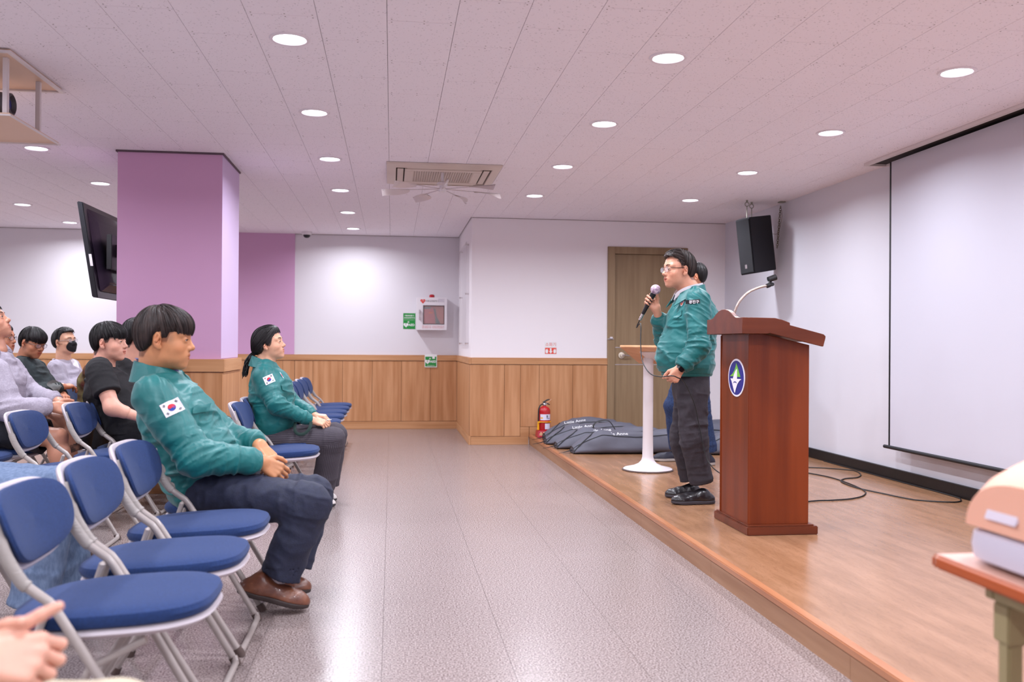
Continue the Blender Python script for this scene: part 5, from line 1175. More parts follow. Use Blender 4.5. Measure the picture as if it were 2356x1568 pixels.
# ---- seated man in teal jacket (front row)
def man_a():
    Y = 4.07; K = Py
    t = thing('person', 'grey-haired seated man in teal jacket and navy trousers, looking down, hands clasped', 'person', (-.75, 4.07, 0), 'people in the room')
    J = dict(pel=K(462, 1112, Y), belly=K(452, 1052, Y), chest=K(408, 962, Y), neck=K(356, 856, Y),
             shn=K(352, 912, 3.87), eln=K(452, 1052, 3.80), wrn=K(598, 1060, 3.93), shf=K(400, 900, 4.25), elf=K(520, 1012, 4.33), wrf=K(594, 1020, 4.10),
             hipn=K(470, 1125, 3.97), knn=K(712, 1158, 3.87), ann=K(632, 1352, 3.90), hipf=K(480, 1110, 4.18), knf=K(722, 1140, 4.22), anf=K(662, 1330, 4.14))
    h = Head(K(379, 779, 4.02), (1, .04, -.09), (.10, 0, 1), 1.12, jaw=1.04)
    sk = skinm('skin_tan', (205, 142, 100))
    hn = hand(J['wrn']+A_(.0, 0, .0), K(640, 1078, 3.95)-K(600, 1055, 3.93), (.35, -.85, .35), -1*-1, curls=[(.35, .55, .3), (.45, .6, .35), (.5, .6, .4), (.55, .65, .4)], thumb=(.6, .7, -.2), sc=1.0)
    hf = hand(J['wrf'], nrm(K(634, 1046, 4.02)-K(592, 1010, 4.08))+A_(0, 0, -.15), (.45, -.35, .8), -1, curls=[(.9, .6, .3), (.85, .7, .3), (.8, .75, .35), (.75, .8, .4)], thumb=(.6, .7, -.3), sc=1.02, arm=J['wrf']+(J['elf']-J['wrf'])*.22, ar=(.026, .029))
    body(t, sk, h, J, [hn, hf], 'older', (.42, .38, .40), vox=.0027, nr=.058)
    face_parts(h, t, mat('brow_grey', (84, 72, 68), .8))
    hair(h, 'older', hair_brown, t, vox=.0028, strands=4200, seed=3, vol=1.0)
    sec = [(J['pel']+A_(-.01, 0, .01), .195, .135), (J['belly'], .20, .158), (J['chest'], .205, .142), ((J['neck']*.62+J['chest']*.38), .165, .10)]
    jk, f = top('jacket', J, teal, t, .0055, sec, (.085, .073, .056), 1., .0105, 21, hem=(K(430, 1165, Y), nrm((-.45, 0, 1.))), neckr=.066)
    ax = J['neck']-J['chest']
    collar(J['neck']+A_(.020, 0, .024), (1, 0, -.35), (-.22, 0, 1), teal, jk, rin=(.080, .078), flare=.052, drop=.078, stand=.045, tip=.03, frontdrop=.075)
    collar(J['neck']+A_(.016, 0, .022), (1, 0, -.35), (-.22, 0, 1), mat('blue_shirt', (116, 122, 176), .8), t, rin=(.070, .066), flare=.008, drop=.0, stand=.056, name='shirt_collar', open_=165, frontdrop=.07)
    flag(f, K(398, 937, 3.80), (.86, 0, .50), (-.52, 0, .85), (.05, -1, .12), jk, w=.074, h=.058)
    # chest pocket flap, zip line, cuff tab
    patch_on(f, K(478, 925, 3.86), nrm(K(505, 925, 3.88)-K(450, 945, 3.86)), nrm((.3, 0, 1)), (.35, -.8, .3), 'pocket_flap', jk, [([(-.05, -.020), (.038, -.020), (.038, .020), (-.05, .020)], teal, .002, 'pocket_flap')], off=.004)
    tr, ftr = trousers('trousers', J, cloth('navy_wool', (28, 33, 54), rough=.75), t, .0062, (.106, .083, .075), .0105, 31, cut=.06, hemr=.084)
    sm = mat('brown_leather', (98, 58, 46), .32, c2=(122, 74, 52), nscale=22, bump=.15, bscale=60, coat=.2); so = mat('dark_sole', (52, 40, 38), .7); lc = mat('brown_laces', (92, 64, 50), .8)
    shoe(K(708, 1399, 3.90), K(547, 1362, 3.86), (.18, -.05, 1), sm, so, t, .050, .078, .022, laces=lc)
    shoe(K(714, 1364, 4.12), K(578, 1350, 4.12), (.05, .02, 1), sm, so, t, .050, .074, .022, laces=lc)
    sk_ = cloth('grey_sock', (170, 162, 170)); mk('sock', MB().tube([J['ann']+A_(.02, 0, .08), J['ann']+A_(-.012, 0, -.01), K(600, 1362, 3.89)], [.043, .040, .044], 16), sk_, t, smooth=True); mk('sock', MB().tube([J['anf']+A_(.01, 0, .08), J['anf']+A_(0, 0, 0), K(622, 1350, 4.12)], [.041, .038, .04], 16), sk_, t, smooth=True)
man_a()
# ---- standing speaker
def speaker_man():
    K = Py; Y = 5.78
    t = thing('person', 'standing man in teal jacket with glasses, speaking into a microphone beside the lectern', 'person', (1.95, Y, ST), 'people in the room')
    J = dict(pel=K(1588, 885, Y), belly=K(1578, 810, Y), chest=K(1594, 738, Y), neck=K(1588, 664, Y),
             shn=K(1606, 692, 5.60), eln=K(1608, 796, 5.52), wrn=K(1566, 846, 5.50), shf=K(1584, 694, 5.96), elf=K(1532, 782, 6.02), wrf=K(1514, 726, 5.90),
             hipn=K(1592, 905, 5.68), knn=K(1596, 1010, 5.66), ann=K(1616, 1118, 5.66), hipf=K(1584, 905, 5.88), knf=K(1572, 1010, 5.90), anf=K(1590, 1112, 5.88))
    h = Head(K(1561, 621, Y), (-1, -.16, -.03), (-.06, 0, 1), 1.04)
    sk = skinm('skin_rosy', (222, 160, 132))
    mic_c = K(1507, 668, 5.84); mic_b = K(1479, 722, 5.90); ma = nrm(mic_c-mic_b)
    hn = hand(J['wrn'], K(1548, 872, 5.50)-K(1566, 846, 5.50), (.15, -.95, .1), -1, curl=(1.25, 1.35, .7), thumb=(.75, .5, -.4), tc=.5, sc=.98)
    gp = mic_b+ma*.105; dxh = nrm((-.70, .0, .71)); wf = gp-dxh*.082+A_(.0, .030, .0)
    hf = hand(wf, dxh, (.05, 1, .05), 1, curls=[(1.0, 1.35, .9), (1.0, 1.35, .9), (1.05, 1.35, .9), (1.1, 1.35, .9)], thumb=(.62, .62, -.55), tc=.35, sc=.98, arm=J['wrf']+(J['elf']-J['wrf'])*.15, ar=(.026, .03))
    body(t, sk, h, J, [hn, hf], 'swept', (.30, .26, .26), vox=.0027, smile=.0012)
    face_parts(h, t, mat('brow_dark', (50, 40, 38), .8)); hair(h, 'swept', hair_brown, t, vox=.0028, strands=3600, seed=8, wave=.0004)
    glasses(h, t, (150, 140, 140), temple=(28, 20, 20))
    sec = [(K(1582, 868, Y), .165, .155), (K(1576, 820, Y), .18, .178), (J['chest'], .19, .155), (K(1592, 690, Y), .155, .098)]
    jk, f = top('jacket', J, teal, t, .0052, sec, (.076, .070, .058), 1., .0095, 41, hem=(K(1580, 858, Y), A_(.05, 0, 1.)), neckr=.064)
    collar(J['neck']+A_(-.008, 0, .0), (-1, 0, -.35), (.22, 0, 1), teal, jk, rin=(.078, .074), flare=.045, drop=.06, stand=.05, tip=.04, frontdrop=.085, open_=140)
    collar(J['neck']+A_(-.012, 0, .0), (-1, 0, -.4), (.2, 0, 1), mat('white_shirt', (226, 220, 226), .8), t, rin=(.070, .064), flare=.016, drop=.025, stand=.055, name='shirt_collar', open_=165, frontdrop=.085)
    mk('hem_band', MB().loft([[K(1580, yy, Y)+A_(.165*math.cos(a)*k, .172*math.sin(a)*k, 0)*A_(1.02, 1, 1) for a in np.linspace(0, 2*math.pi, 40, endpoint=False)] for yy, k in ((846, .99), (850, 1.0), (861, .985), (864, .95))]), teal, jk, smooth=True)
    pc = K(1599, 691, 5.50)
    pt = patch_on(f, pc, (1, 0, 0), (0, 0, 1), (.1, -1, .15), 'name_patch', jk, [([(-.039, -.013), (.039, -.013), (.039, .013), (-.039, .013)], mat('patch_black', (20, 20, 28), .7), .0, 'name_patch')], off=.003)
    P0 = np.array([pc+A_(0, .1, 0)]); P0[0, 1] -= .2
    for _ in range(14): P0[:, 1] += (f(P0)-.014)*.85
    P0[0, 2] -= .009
    text('광진구', P0[0], .023, (1, -.28, .03), (0, .15, 1), mat('thread_white', (230, 228, 232), .7), pt, bold=.02)
    patch_on(f, K(1563, 692, 5.66), nrm((-.6, .0, -.1)), (0, 0, 1), (-.75, -.65, .1), 'round_badge', jk, [([(.022*math.cos(a), .03*math.sin(a)) for a in np.linspace(0, 2*math.pi, 18)[:-1]], mat('badge_white', (226, 220, 230), .6), .0, 'round_badge'), ([(.016*math.cos(a), .022*math.sin(a)) for a in np.linspace(0, 2*math.pi, 18)[:-1]], mat('badge_orange', (226, 110, 60), .6), .0008, 'badge_centre'), ([(.008*math.cos(a), .012*math.sin(a)) for a in np.linspace(0, 2*math.pi, 12)[:-1]], mat('badge_blue', (70, 80, 170), .6), .0014, 'badge_dot')], off=.003)
    patch_on(f, K(1562, 722, 5.66), nrm((-.7, -.5, -.1)), nrm((-.1, 0, 1)), (-.6, -.8, .1), 'pocket_flap', jk, [([(-.06, -.02), (.06, -.02), (.06, .02), (-.06, .02)], teal, .002, 'pocket_flap')], off=.004)
    trousers('trousers', J, cloth('charcoal_cord', (46, 40, 46), nscale=30), t, .0062, (.096, .084, .070), .0105, 51, cut=.02, hemr=.070)
    sm = mat('black_leather', (30, 26, 30), .3, bump=.12, bscale=60, coat=.25); so = mat('grey_sole', (58, 52, 58), .7)
    shoe(K(1545, 1156, 5.64)*A_(1, 1, 0)+A_(0, 0, ST+.001), K(1643, 1156, 5.64)*A_(1, 1, 0)+A_(0, 0, ST+.001), (0, 0, 1), sm, so, t, .050, .068, .022)
    shoe(K(1530, 1139, 5.90)*A_(1, 1, 0)+A_(0, 0, ST+.001), K(1615, 1139, 5.86)*A_(1, 1, 0)+A_(0, 0, ST+.001), (0, 0, 1), sm, so, t, .048, .066, .022)
    w = J['wrn']; ax = nrm(J['wrn']-J['eln']); u = nrm(np.cross(ax, (0, 1, 0))); v = np.cross(ax, u)
    wt = mk('wristwatch', MB().loft([[w+ax*s+(u*math.cos(a)+v*math.sin(a))*.0295 for a in np.linspace(0, 2*math.pi, 24, endpoint=False)] for s in (-.002, .018)]), black_pl, t)
    mk('watch_face', MB().obox(w+ax*.008-A_(0, .031, 0), ax*.017, u*.015, A_(0, .004, 0)), mat('watch_glass', (16, 16, 20), .1), wt, bevel=.003)
    # microphone held in the far hand
    mic = thing('microphone', 'wired microphone with white mesh cover held by the speaker', 'microphone', tuple(mic_b))
    r1 = [mic_b-ma*.0, mic_b+ma*.02, mic_b+ma*.13, mic_b+ma*.155]
    mk('handle', MB().tube(r1, [.011, .0125, .0185, .021], 16), mat('mic_black', (22, 20, 24), .35), mic, smooth=True)
    mk('connector', MB().tube([mic_b-ma*.045, mic_b-ma*.005, mic_b+ma*.004], [.0095, .0105, .0105], 14), chrome, mic, smooth=True)
    gc = mic_b+ma*.185; mb = MB(); u = nrm(np.cross(ma, (0, 1, 0))); v = np.cross(ma, u)
    mb.pad(gc, u*.033, v*.033, ma*.033, n=2, ne=2, nu=28, nv=16); mk('mesh_cover', mb, mat('cover_gauze', (226, 206, 220), .7, c2=(150, 120, 150), nscale=70, bump=.5, bscale=90), mic, smooth=True)
    cp = [mic_b-ma*.045, mic_b-ma*.08+A_(-.006, 0, -.02), K(1474, 745, 5.86), K(1474, 790, 5.80), K(1478, 830, 5.72), K(1495, 858, 5.60), K(1520, 866, 5.52), K(1545, 864, 5.47), K(1558, 868, 5.46), K(1575, 880, 5.47), K(1598, 930, 5.50), K(1608, 975, 5.52), K(1622, 1040, 5.50), K(1640, 1075, 5.45), A_(2.09, 5.36, ST+.16), A_(2.10, 5.25, ST+.03), A_(2.1, 5.2, ST+.007)]
    tag(mk('microphone_cable', MB().tube(catmull(cp, 8), .0035, 8), cabm, smooth=True, base=tuple(cp[0])), 'black cable looping from the microphone through the hand of the speaker', 'cable')
speaker_man()
# ---- man hidden behind the speaker
def hidden_man():
    K = Py; Y = 7.55
    t = thing('person', 'man in blue jeans standing mostly hidden behind the speaker', 'person', (2.45, Y, ST), 'people in the room')
    s = 2100/Y
    X0 = K(1604, 640, Y)[0]
    J = dict(pel=A_(X0-.0, Y, 1.0), belly=A_(X0, Y, 1.12), chest=A_(X0+.0, Y, 1.33), neck=A_(X0-.0, Y, 1.535), shn=A_(X0, Y-.17, 1.46), eln=A_(X0-.02, Y-.2, 1.2), wrn=A_(X0-.12, Y-.14, 1.05), shf=A_(X0, Y+.17, 1.46), elf=A_(X0-.02, Y+.2, 1.2), wrf=A_(X0-.12, Y+.14, 1.05),
             hipn=A_(X0-.02, Y-.09, .98), knn=A_(X0-.0, Y-.10, .60), ann=K(1632, 1050, Y-.1)*A_(1, 1, 0)+A_(0, 0, .22), hipf=A_(X0-.02, Y+.09, .98), knf=A_(X0-.16, Y+.12, .60), anf=K(1558, 1045, Y+.2)*A_(1, 1, 0)+A_(0, 0, .22))
    h = Head(K(1597, 636, Y), (-1, .25, -.05), (0, 0, 1), .98); sk = skinm('skin_warm', (206, 140, 108))
    hd = [hand(J['wrn'], (-.5, 0, -.85), (0, -1, 0), -1), hand(J['wrf'], (-.5, 0, -.85), (0, 1, 0), 1)]
    body(t, sk, h, J, hd, 'short', (.16, .15, .15), vox=.0036, hvox=.004); face_parts(h, t, mat('brow_dark', (50, 40, 38))); hair(h, 'short', hair_black, t, .0036, strands=700, seed=4)
    top('shirt', J, cloth('dark_teal_shirt', (20, 84, 86)), t, .009, None, (.06, .052, .042), 1., .005, 61, hem=(A_(X0, Y, .96), A_(0, 0, 1.)))
    trousers('jeans', J, cloth('blue_denim', (26, 44, 80), (40, 62, 104), nscale=90), t, .008, (.098, .082, .068), .006, 66, cut=.0, hemr=.068)
    sm = mat('navy_sneaker', (40, 40, 56), .5, bump=.2, bscale=90); so = mat('sneaker_sole', (176, 166, 160), .6)
    shoe(K(1503, 1058, Y+.2)*A_(1, 1, 0)+A_(0, 0, ST+.001), K(1580, 1058, Y+.2)*A_(1, 1, 0)+A_(0, 0, ST+.001), (0, 0, 1), sm, so, t, .05, .08, .024, laces=white_pl)
    shoe(K(1572, 1066, Y-.1)*A_(1, 1, 0)+A_(0, 0, ST+.001), K(1644, 1066, Y-.1)*A_(1, 1, 0)+A_(0, 0, ST+.001), (0, 0, 1), sm, so, t, .05, .08, .024, laces=white_pl)
hidden_man()
# ---- seated woman
def woman():
    K = Py; Y = 6.42
    t = thing('person', 'seated woman in teal jacket with tied black hair and pinstripe trousers', 'person', (-.70, Y, 0), 'people in the room')
    J = dict(pel=K(622, 1010, Y), belly=K(622, 960, Y), chest=K(617, 898, Y), neck=K(607, 832, Y), shn=K(604, 866, 6.28), eln=K(636, 932, 6.20), wrn=K(714, 966, 6.32), shf=K(622, 862, 6.58), elf=K(672, 925, 6.66), wrf=K(722, 955, 6.50),
             hipn=K(630, 1018, 6.34), knn=K(764, 1010, 6.33), ann=K(742, 1128, 6.40), hipf=K(636, 1012, 6.52), knf=K(770, 1000, 6.52), anf=K(752, 1120, 6.56))
    h = Head(K(619, 791, Y), (1, -.14, .17), (-.16, 0, 1), .99, wide=.97, jaw=.95); sk = skinm('skin_light', (226, 172, 142))
    hn = hand(J['wrn']+A_(.01, 0, 0), (1, -.05, -.25), (-.1, -.5, .86), 1, curls=[(.5, .6, .4), (.6, .6, .4), (.7, .7, .4), (.8, .7, .4)], sc=.9)
    hf = hand(J['wrf'], (1, -.2, -.1), (0, -.1, 1), -1, curls=[(.5, .6, .4), (.6, .6, .4), (.7, .7, .4), (.8, .7, .4)], sc=.9)
    body(t, sk, h, J, [hn, hf], 'bun', (.14, .13, .14), vox=.0029, nr=.047); face_parts(h, t, mat('brow_black', (40, 32, 34), .8))
    def ex(q, d):
        d = smin(d, ell(q, (-.075, 0, -.035), (.045, .05, .05)), .03); return smin(d, ell(q, (.03, 0, .092), (.05, .05, .03)), .03)
    hr = hair(h, 'bun', hair_black, t, .003, strands=1500, seed=5, extra=ex)
    mb = MB(); rg = random.Random(2)
    for k in range(46):
        a = h.w((-.108, .014*rg.uniform(-1, 1), -.045+.014*rg.uniform(-1, 1))); mb.tube(catmull([a, a+A_(-.03, .02*rg.uniform(-1, 1), -.03), a+A_(-.035-.03*rg.random(), .03*rg.uniform(-1, 1), -.08), a+A_(-.05-.035*rg.random(), .035*rg.uniform(-1, 1), -.12-.05*rg.random())], 5), [.0045]*5+[.005]*5+[.004]*5+[.001], 5)
    mk('ponytail', mb, hair_black, hr, smooth=True); mk('hair_tie', MB().tube([h.w((-.108, .014*math.cos(a), -.045+.014*math.sin(a))) for a in np.linspace(0, 6.28, 14)[:-1]], .004, 6, closed=True), mat('hair_tie_pink', (190, 120, 160), .7), hr, smooth=True)
    sec = [(K(622, 1000, Y), .175, .125), (K(630, 955, Y), .175, .140), (K(624, 895, Y), .18, .135), (K(611, 850, Y), .135, .085)]
    jk, f = top('jacket', J, teal, t, .0055, sec, (.068, .058, .046), 1., .0085, 71, hem=(K(600, 1035, Y), nrm((-.1, 0, 1.))), neckr=.056)
    collar(J['neck']+A_(.008, 0, .010), (1, 0, -.35), (-.12, 0, 1), teal, jk, rin=(.068, .068), flare=.046, drop=.062, stand=.042, tip=.035, frontdrop=.075, open_=145)
    flag(f, K(619, 872, 6.2), (.89, 0, .45), (-.40, 0, .92), (.1, -1, .1), jk, w=.068, h=.056)
    patch_on(f, K(652, 862, 6.3), nrm((.7, -.6, .1)), (-.2, 0, 1), (.6, -.75, .1), 'round_badge', jk, [([(.02*math.cos(a), .022*math.sin(a)) for a in np.linspace(0, 2*math.pi, 16)[:-1]], flag_w, .0, 'round_badge'), ([(.012*math.cos(a), .013*math.sin(a)) for a in np.linspace(0, 2*math.pi, 12)[:-1]], flag_r, .001, 'badge_centre')], off=.003)
    patch_on(f, K(650, 893, 6.3), nrm((.8, -.5, .0)), nrm((-.15, 0, 1)), (.5, -.8, .1), 'pocket_flap', jk, [([(-.055, -.018), (.055, -.018), (.055, .018), (-.055, .018)], teal, .002, 'pocket_flap')], off=.004)
    pin = cloth('pinstripe_charcoal', (66, 60, 70))
    N, L, b = nodes(pin); at_ = N.new('ShaderNodeAttribute'); at_.attribute_name = 'stripe'; w = N.new('ShaderNodeMath'); w.operation = 'MULTIPLY'; w.inputs[1].default_value = 1/.0125; L.new(at_.outputs['Fac'], w.inputs[0]); w2 = N.new('ShaderNodeMath'); w2.operation = 'FRACT'; L.new(w.outputs[0], w2.inputs[0])
    rp = N.new('ShaderNodeValToRGB'); e = rp.color_ramp.elements; e[0].position = .84; e[0].color = (*lin((60, 54, 62)), 1); e[1].position = .95; e[1].color = (*lin((104, 97, 107)), 1); L.new(w2.outputs[0], rp.inputs[0]); L.new(rp.outputs[0], b.inputs['Base Color'])
    tr, _f = trousers('trousers', J, pin, t, .0065, (.10, .082, .07), .006, 81, cut=.02, hemr=.082)
    co = np.empty(len(tr.data.vertices)*3); tr.data.vertices.foreach_get('co', co); co = co.reshape(-1, 3)+np.array(ORG[t.name]); best = np.full(len(co), 9.); st = np.zeros(len(co))
    for q in 'nf':
        for p0, p1 in ((J['hip'+q], J['kn'+q]), (J['kn'+q], J['an'+q])):
            ax = nrm(p1-p0); e1 = nrm(np.cross(ax, (0, 1, 0))); e2 = np.cross(ax, e1); dd = cap(co, p0, p1, 0.); an = np.arctan2((co-p0)@e2, (co-p0)@e1)*.085; m_ = dd < best; best[m_] = dd[m_]; st[m_] = an[m_]+.5
    aa = tr.data.attributes.new('stripe', 'FLOAT', 'POINT'); aa.data.foreach_set('value', st.astype(np.float32))
    sm = mat('white_sneaker', (214, 206, 204), .5, bump=.1); so = mat('black_sole', (40, 36, 40), .6)
    shoe(K(772, 1156, 6.38)*A_(1, 1, 0)+A_(0, 0, .001), K(700, 1156, 6.38)*A_(1, 1, 0)+A_(0, 0, .001), (0, 0, 1), sm, so, t, .044, .062, .02); shoe(K(775, 1145, 6.6)*A_(1, 1, 0)+A_(0, 0, .001), K(706, 1145, 6.6)*A_(1, 1, 0)+A_(0, 0, .001), (0, 0, 1), sm, so, t, .044, .062, .02)
    c = K(728, 972, 6.38)
    pp = thing('paper', 'folded white paper on the lap of the seated woman', 'paper', tuple(c)); mk('sheet', MB().obox(c+A_(.0, .0, .0), (.055, -.02, .004), (.02, .055, .0), (0, 0, .003)), pwh, pp); mk('sheet', MB().obox(c+A_(.02, .01, .008), (.05, -.03, .012), (.03, .05, .0), (-.001, 0, .0015)), pwh, pp)
    bg = thing('handbag', 'small black bag with green strap on the lap of the woman', 'bag', tuple(K(690, 985, 6.34)))
    mk('pouch', MB().pad(K(692, 968, 6.40), (.055, 0, 0), (0, .04, 0), (0, 0, .022), n=4, ne=3), black_soft, bg, smooth=True); mk('strap', MB().tube(catmull([K(681, 966, 6.28), K(678, 985, 6.24), K(684, 997, 6.23), K(700, 997, 6.23), K(712, 985, 6.24), K(716, 970, 6.26)], 6), .0105, 8, flat=.16), mat('green_strap', (12, 44, 38), .7), bg, smooth=True)
woman()
# ---- background audience
def sitter(label, x0, y0, hpx, fwd, up, sc, style, hc, hairm, sk, topm, botm, sleeve=1., ar=(.07, .06, .048), arms=None, lap='rest', shoes=None, br=.045, vox=.0036, tvox=.009, build=1., hood=False, extra=None, lean=0., J0=None, hn=True, strands=700, seed=1, brow=None, legs=True, ew=.25):
    t = thing('person', label, 'person', (x0, y0, 0), 'people in the room'); J = seat_default(x0, y0, lean=lean, ew=ew)
    if ew < .25:
        for q_, sg_ in (('n', 1), ('f', -1)): J['sh'+q_][1] += (.05 if ew < .16 else .03)*sg_
    h = Head(hpx, fwd, up, sc); nb = h.w((-.045, 0, -.165)); dx = nb-J['neck']; J['neck'] = nb; J['chest'] = J['chest']+dx*.75; J['belly'] = J['belly']+dx*.4
    for s in 'nf': J['sh'+s] = J['sh'+s]+dx*.9
    if J0: J.update(J0)
    hands = []
    if hn:
        for s, q in (('n', 1), ('f', -1)):
            d = nrm(J['wr'+s]-J['el'+s]); hands.append(hand(J['wr'+s]-d*.0, d+A_(.0, -.45*(-q)*0-.0, -.25), (.0, -.35*q, .95), q, curl=(.5, .6, .4), sc=.98, arm=J['el'+s] if sleeve < .6 else None, ar=(.027, .044 if sleeve < .6 else .03)))
    lm = [(J['sh'+q]+(J['el'+q]-J['sh'+q])*.35, J['el'+q], J['el'+q]+(J['wr'+q]-J['el'+q])*.4, .049*build, .043*build, .038*build) for q in 'nf'] if sleeve < .6 else ()
    bd = body(t, sk, h, J, hands, style, hc, vox, .0036, limbs=lm); face_parts(h, t, brow or mat('brow_black', (40, 32, 34)))
    hair(h, style, hairm, t, vox, strands=strands, seed=seed)
    b = build; sec = [(J['pel'], .18*b, .125*b), (J['belly'], .18*b, .135*b), (J['chest'], .19*b, .125*b), (J['neck']*.6+J['chest']*.4, .15*b, .09*b)]
    o, f = top('shirt' if sleeve < .6 else 'top', J, topm, t, tvox, sec, ar, sleeve, .0095, seed*7+100, hem=(J['pel']-A_(0, 0, .02), A_(0, 0, 1.)), neckr=.058*sc)
    if legs:
        trousers('trousers', J, botm, t, .010, (.10, .08, .065), .006, seed*5+200)
        for s in 'nf': shoe(J['an'+s]*A_(1, 1, 0)+A_(.19, 0, .001), J['an'+s]*A_(1, 1, 0)+A_(-.07, 0, .001), (0, 0, 1), shoes or mat('black_sneaker', (30, 28, 32), .5), mat('sneaker_sole', (176, 166, 160), .6), t, vox=.006)
    return t, h, J, o, f
blackc = cloth('black_cotton', (20, 19, 23)); darkc = cloth('dark_trousers', (34, 32, 38))
skA, skB, skC = skinm('skin_warm', (206, 140, 108)), skinm('skin_pale', (226, 168, 146)), skinm('skin_light', (226, 172, 142))
K = Py
# young man in black t-shirt
def tee_one():
    J0 = dict(shn=K(228, 852, 6.14), eln=K(258, 938, 6.04), wrn=K(330, 962, 6.10), elf=A_(-1.64, 6.52, .68), shf=A_(-1.82, 6.50, .93))
    t, h, J, o, f = sitter('young man with black fringe in black t-shirt, seated behind the man in teal', -1.68, 6.345, K(252, 787, 6.345), (1, -.16, .0), (0, 0, 1), 1.09, 'fringe', (.12, .11, .12), hair_black, skB, blackc, blackc, sleeve=.5, ar=(.082, .085, .05), build=1.1, seed=2, vox=.0030, tvox=.007, strands=1400, J0=J0)
tee_one()
sitter('man with black hair and black t-shirt, mostly hidden behind the man in teal', -1.64, 6.785, K(322, 773, 6.80), (1, .1, .05), (0, 0, 1), 1.08, 'short', (.12, .11, .12), hair_black, skB, blackc, darkc, sleeve=.5, ar=(.068, .062, .046), seed=3, ew=.15, build=.82)
# grey hoodie and shorts
def hoodie():
    Y = 6.08; gr = cloth('grey_sweat_fabric', (158, 150, 164), (172, 164, 178), nscale=120)
    J0 = dict(chest=K(-8, 880, Y), belly=K(-10, 935, Y), pel=K(-12, 975, Y), shn=K(-12, 855, Y-.2), eln=K(22, 940, Y-.26), wrn=K(118, 935, Y-.12), shf=K(18, 850, Y+.2), elf=K(70, 910, Y+.25), wrf=K(132, 922, Y+.05),
              hipn=K(5, 985, Y-.1), knn=K(130, 1008, 5.96), ann=K(150, 1118, 5.94), hipf=K(12, 978, Y+.1), knf=K(146, 968, 6.32), anf=K(184, 1070, 6.34))
    t, h, J, o, f = sitter('man in grey hoodie and black shorts with clasped hands, looking up', -2.45, 6.15, K(-24, 742, Y), (1, .08, .42), (-.38, 0, 1), 1.06, 'short', (.14, .12, .12), hair_black, skinm('skin_tan_b', (208, 148, 122)), gr, darkc, ar=(.085, .078, .056), build=1.12, seed=5, J0=J0, legs=False, hn=False)
    sk = skinm('skin_tan_b', (208, 148, 122))
    nk = J['neck']
    hn = [hand(J['wrn'], (1, .22, -.15), (-.1, -.85, .5), 1, curls=[(.5, .7, .3), (.6, .7, .4), (.6, .8, .4), (.7, .8, .4)], sc=1.08), hand(J['wrf'], (1, -.45, -.12), (0, .1, 1), -1, curls=[(.6, .7, .3)]*4, sc=1.08)]
    ms = [nets(q[0], q[1], q[2], .0034) for q in hn]
    bd = [c for c in t.children if c.name.startswith('body')][0]
    lg = []
    for s in 'nf':
        H_, K_, N_ = J['hip'+s], J['kn'+s], J['an'+s]
        def g(P, H_=H_, K_=K_, N_=N_):
            d = smin(cap(P, H_+(K_-H_)*.5, K_, .075, .058), cap(P, K_, K_+(N_-K_)*.35, .057, .058), .02); d = smin(d, cap(P, K_+(N_-K_)*.3, N_, .060, .036), .03); return smin(d, ell(P, K_+A_(.022, 0, .012), (.045, .045, .05)), .02)
        pts = np.array([H_, K_, N_]); lg.append(nets(g, pts.min(0)-.1, pts.max(0)+.1, .005))
    allm = ms+lg; ex_ = bake('tmp', allm, sk, t, [np.ones((len(v), 3)) for v, _ in allm])
    # join the limbs into the body mesh so the body stays one object
    me = bd.data; n0 = len(me.vertices); bm = bmesh.new(); bm.from_mesh(me); bm.from_mesh(ex_.data); bm.to_mesh(me); bm.free(); bpy.data.objects.remove(ex_); me.shade_smooth()
    def fs(P):
        d = ecap(P, J['pel']+A_(0, 0, .02), J['pel'], (.17, .12), (.17, .12), A_(0, 1, 0))
        for s in 'nf':
            H_, K_ = J['hip'+s], J['kn'+s]; ax = nrm(K_-H_); E_ = H_+(K_-H_)*(.80 if s == 'n' else .66); a = cap(P, H_, E_+ax*.05, .115, .108 if s == 'n' else .095)-fold(P, H_, K_, 9., .008, 77); a = smax(a, (P-E_)@ax, .006); a = smax(a, -cap(P, E_-ax*.05, E_+ax*.08, .085), .004); d = smin(d, a, .04)
        return d
    sdfobj('shorts', fs, J['pel']-A_(.25, .3, .25), J['knn']+A_(.1, .5, .25), .009, cloth('black_shorts', (24, 24, 32)), t)
    mk('hood', MB().tube(catmull([nk+A_(.06, -.07, -.02), nk+A_(.0, -.115, .02), nk+A_(-.09, -.09, .05), nk+A_(-.12, 0, .055), nk+A_(-.09, .09, .05), nk+A_(.0, .115, .02), nk+A_(.06, .07, -.02)], 6), [.022]+[.036]*35+[.022], 14), gr, o, smooth=True)
    mk('drawstring', MB().tube(catmull([nk+A_(.085, -.05, -.02), nk+A_(.12, -.06, -.10), nk+A_(.14, -.055, -.20)], 6), .004, 6), gr, o, smooth=True)
    mk('sock', MB().tube([J['anf']+A_(-.012, 0, .10), J['anf']+A_(0, 0, 0), J['anf']+A_(.0, 0, -.04)], [.044, .042, .045], 16), cloth('white_sock', (206, 198, 206)), t, smooth=True); mk('sock', MB().tube([J['ann']+A_(-.012, 0, .07), J['ann']+A_(0, 0, -.04)], [.042, .045], 16), cloth('white_sock', (206, 198, 206)), t, smooth=True)
    mk('tattoo_band', MB().tube([J['knf']+(J['anf']-J['knf'])*k for k in (.42, .55, .68)], [.0575, .0535, .049], 20, cap=False), mat('tattoo_ink', (168, 118, 96), .5, c2=(58, 44, 44), nscale=26), t, smooth=True)
    for s in 'nf': shoe(J['an'+s]*A_(1, 1, 0)+A_(.19, 0, .001), J['an'+s]*A_(1, 1, 0)+A_(-.07, 0, .001), (0, 0, 1), mat('dark_sneaker', (36, 34, 46), .5), mat('sneaker_sole', (176, 166, 160), .6), t, vox=.006)
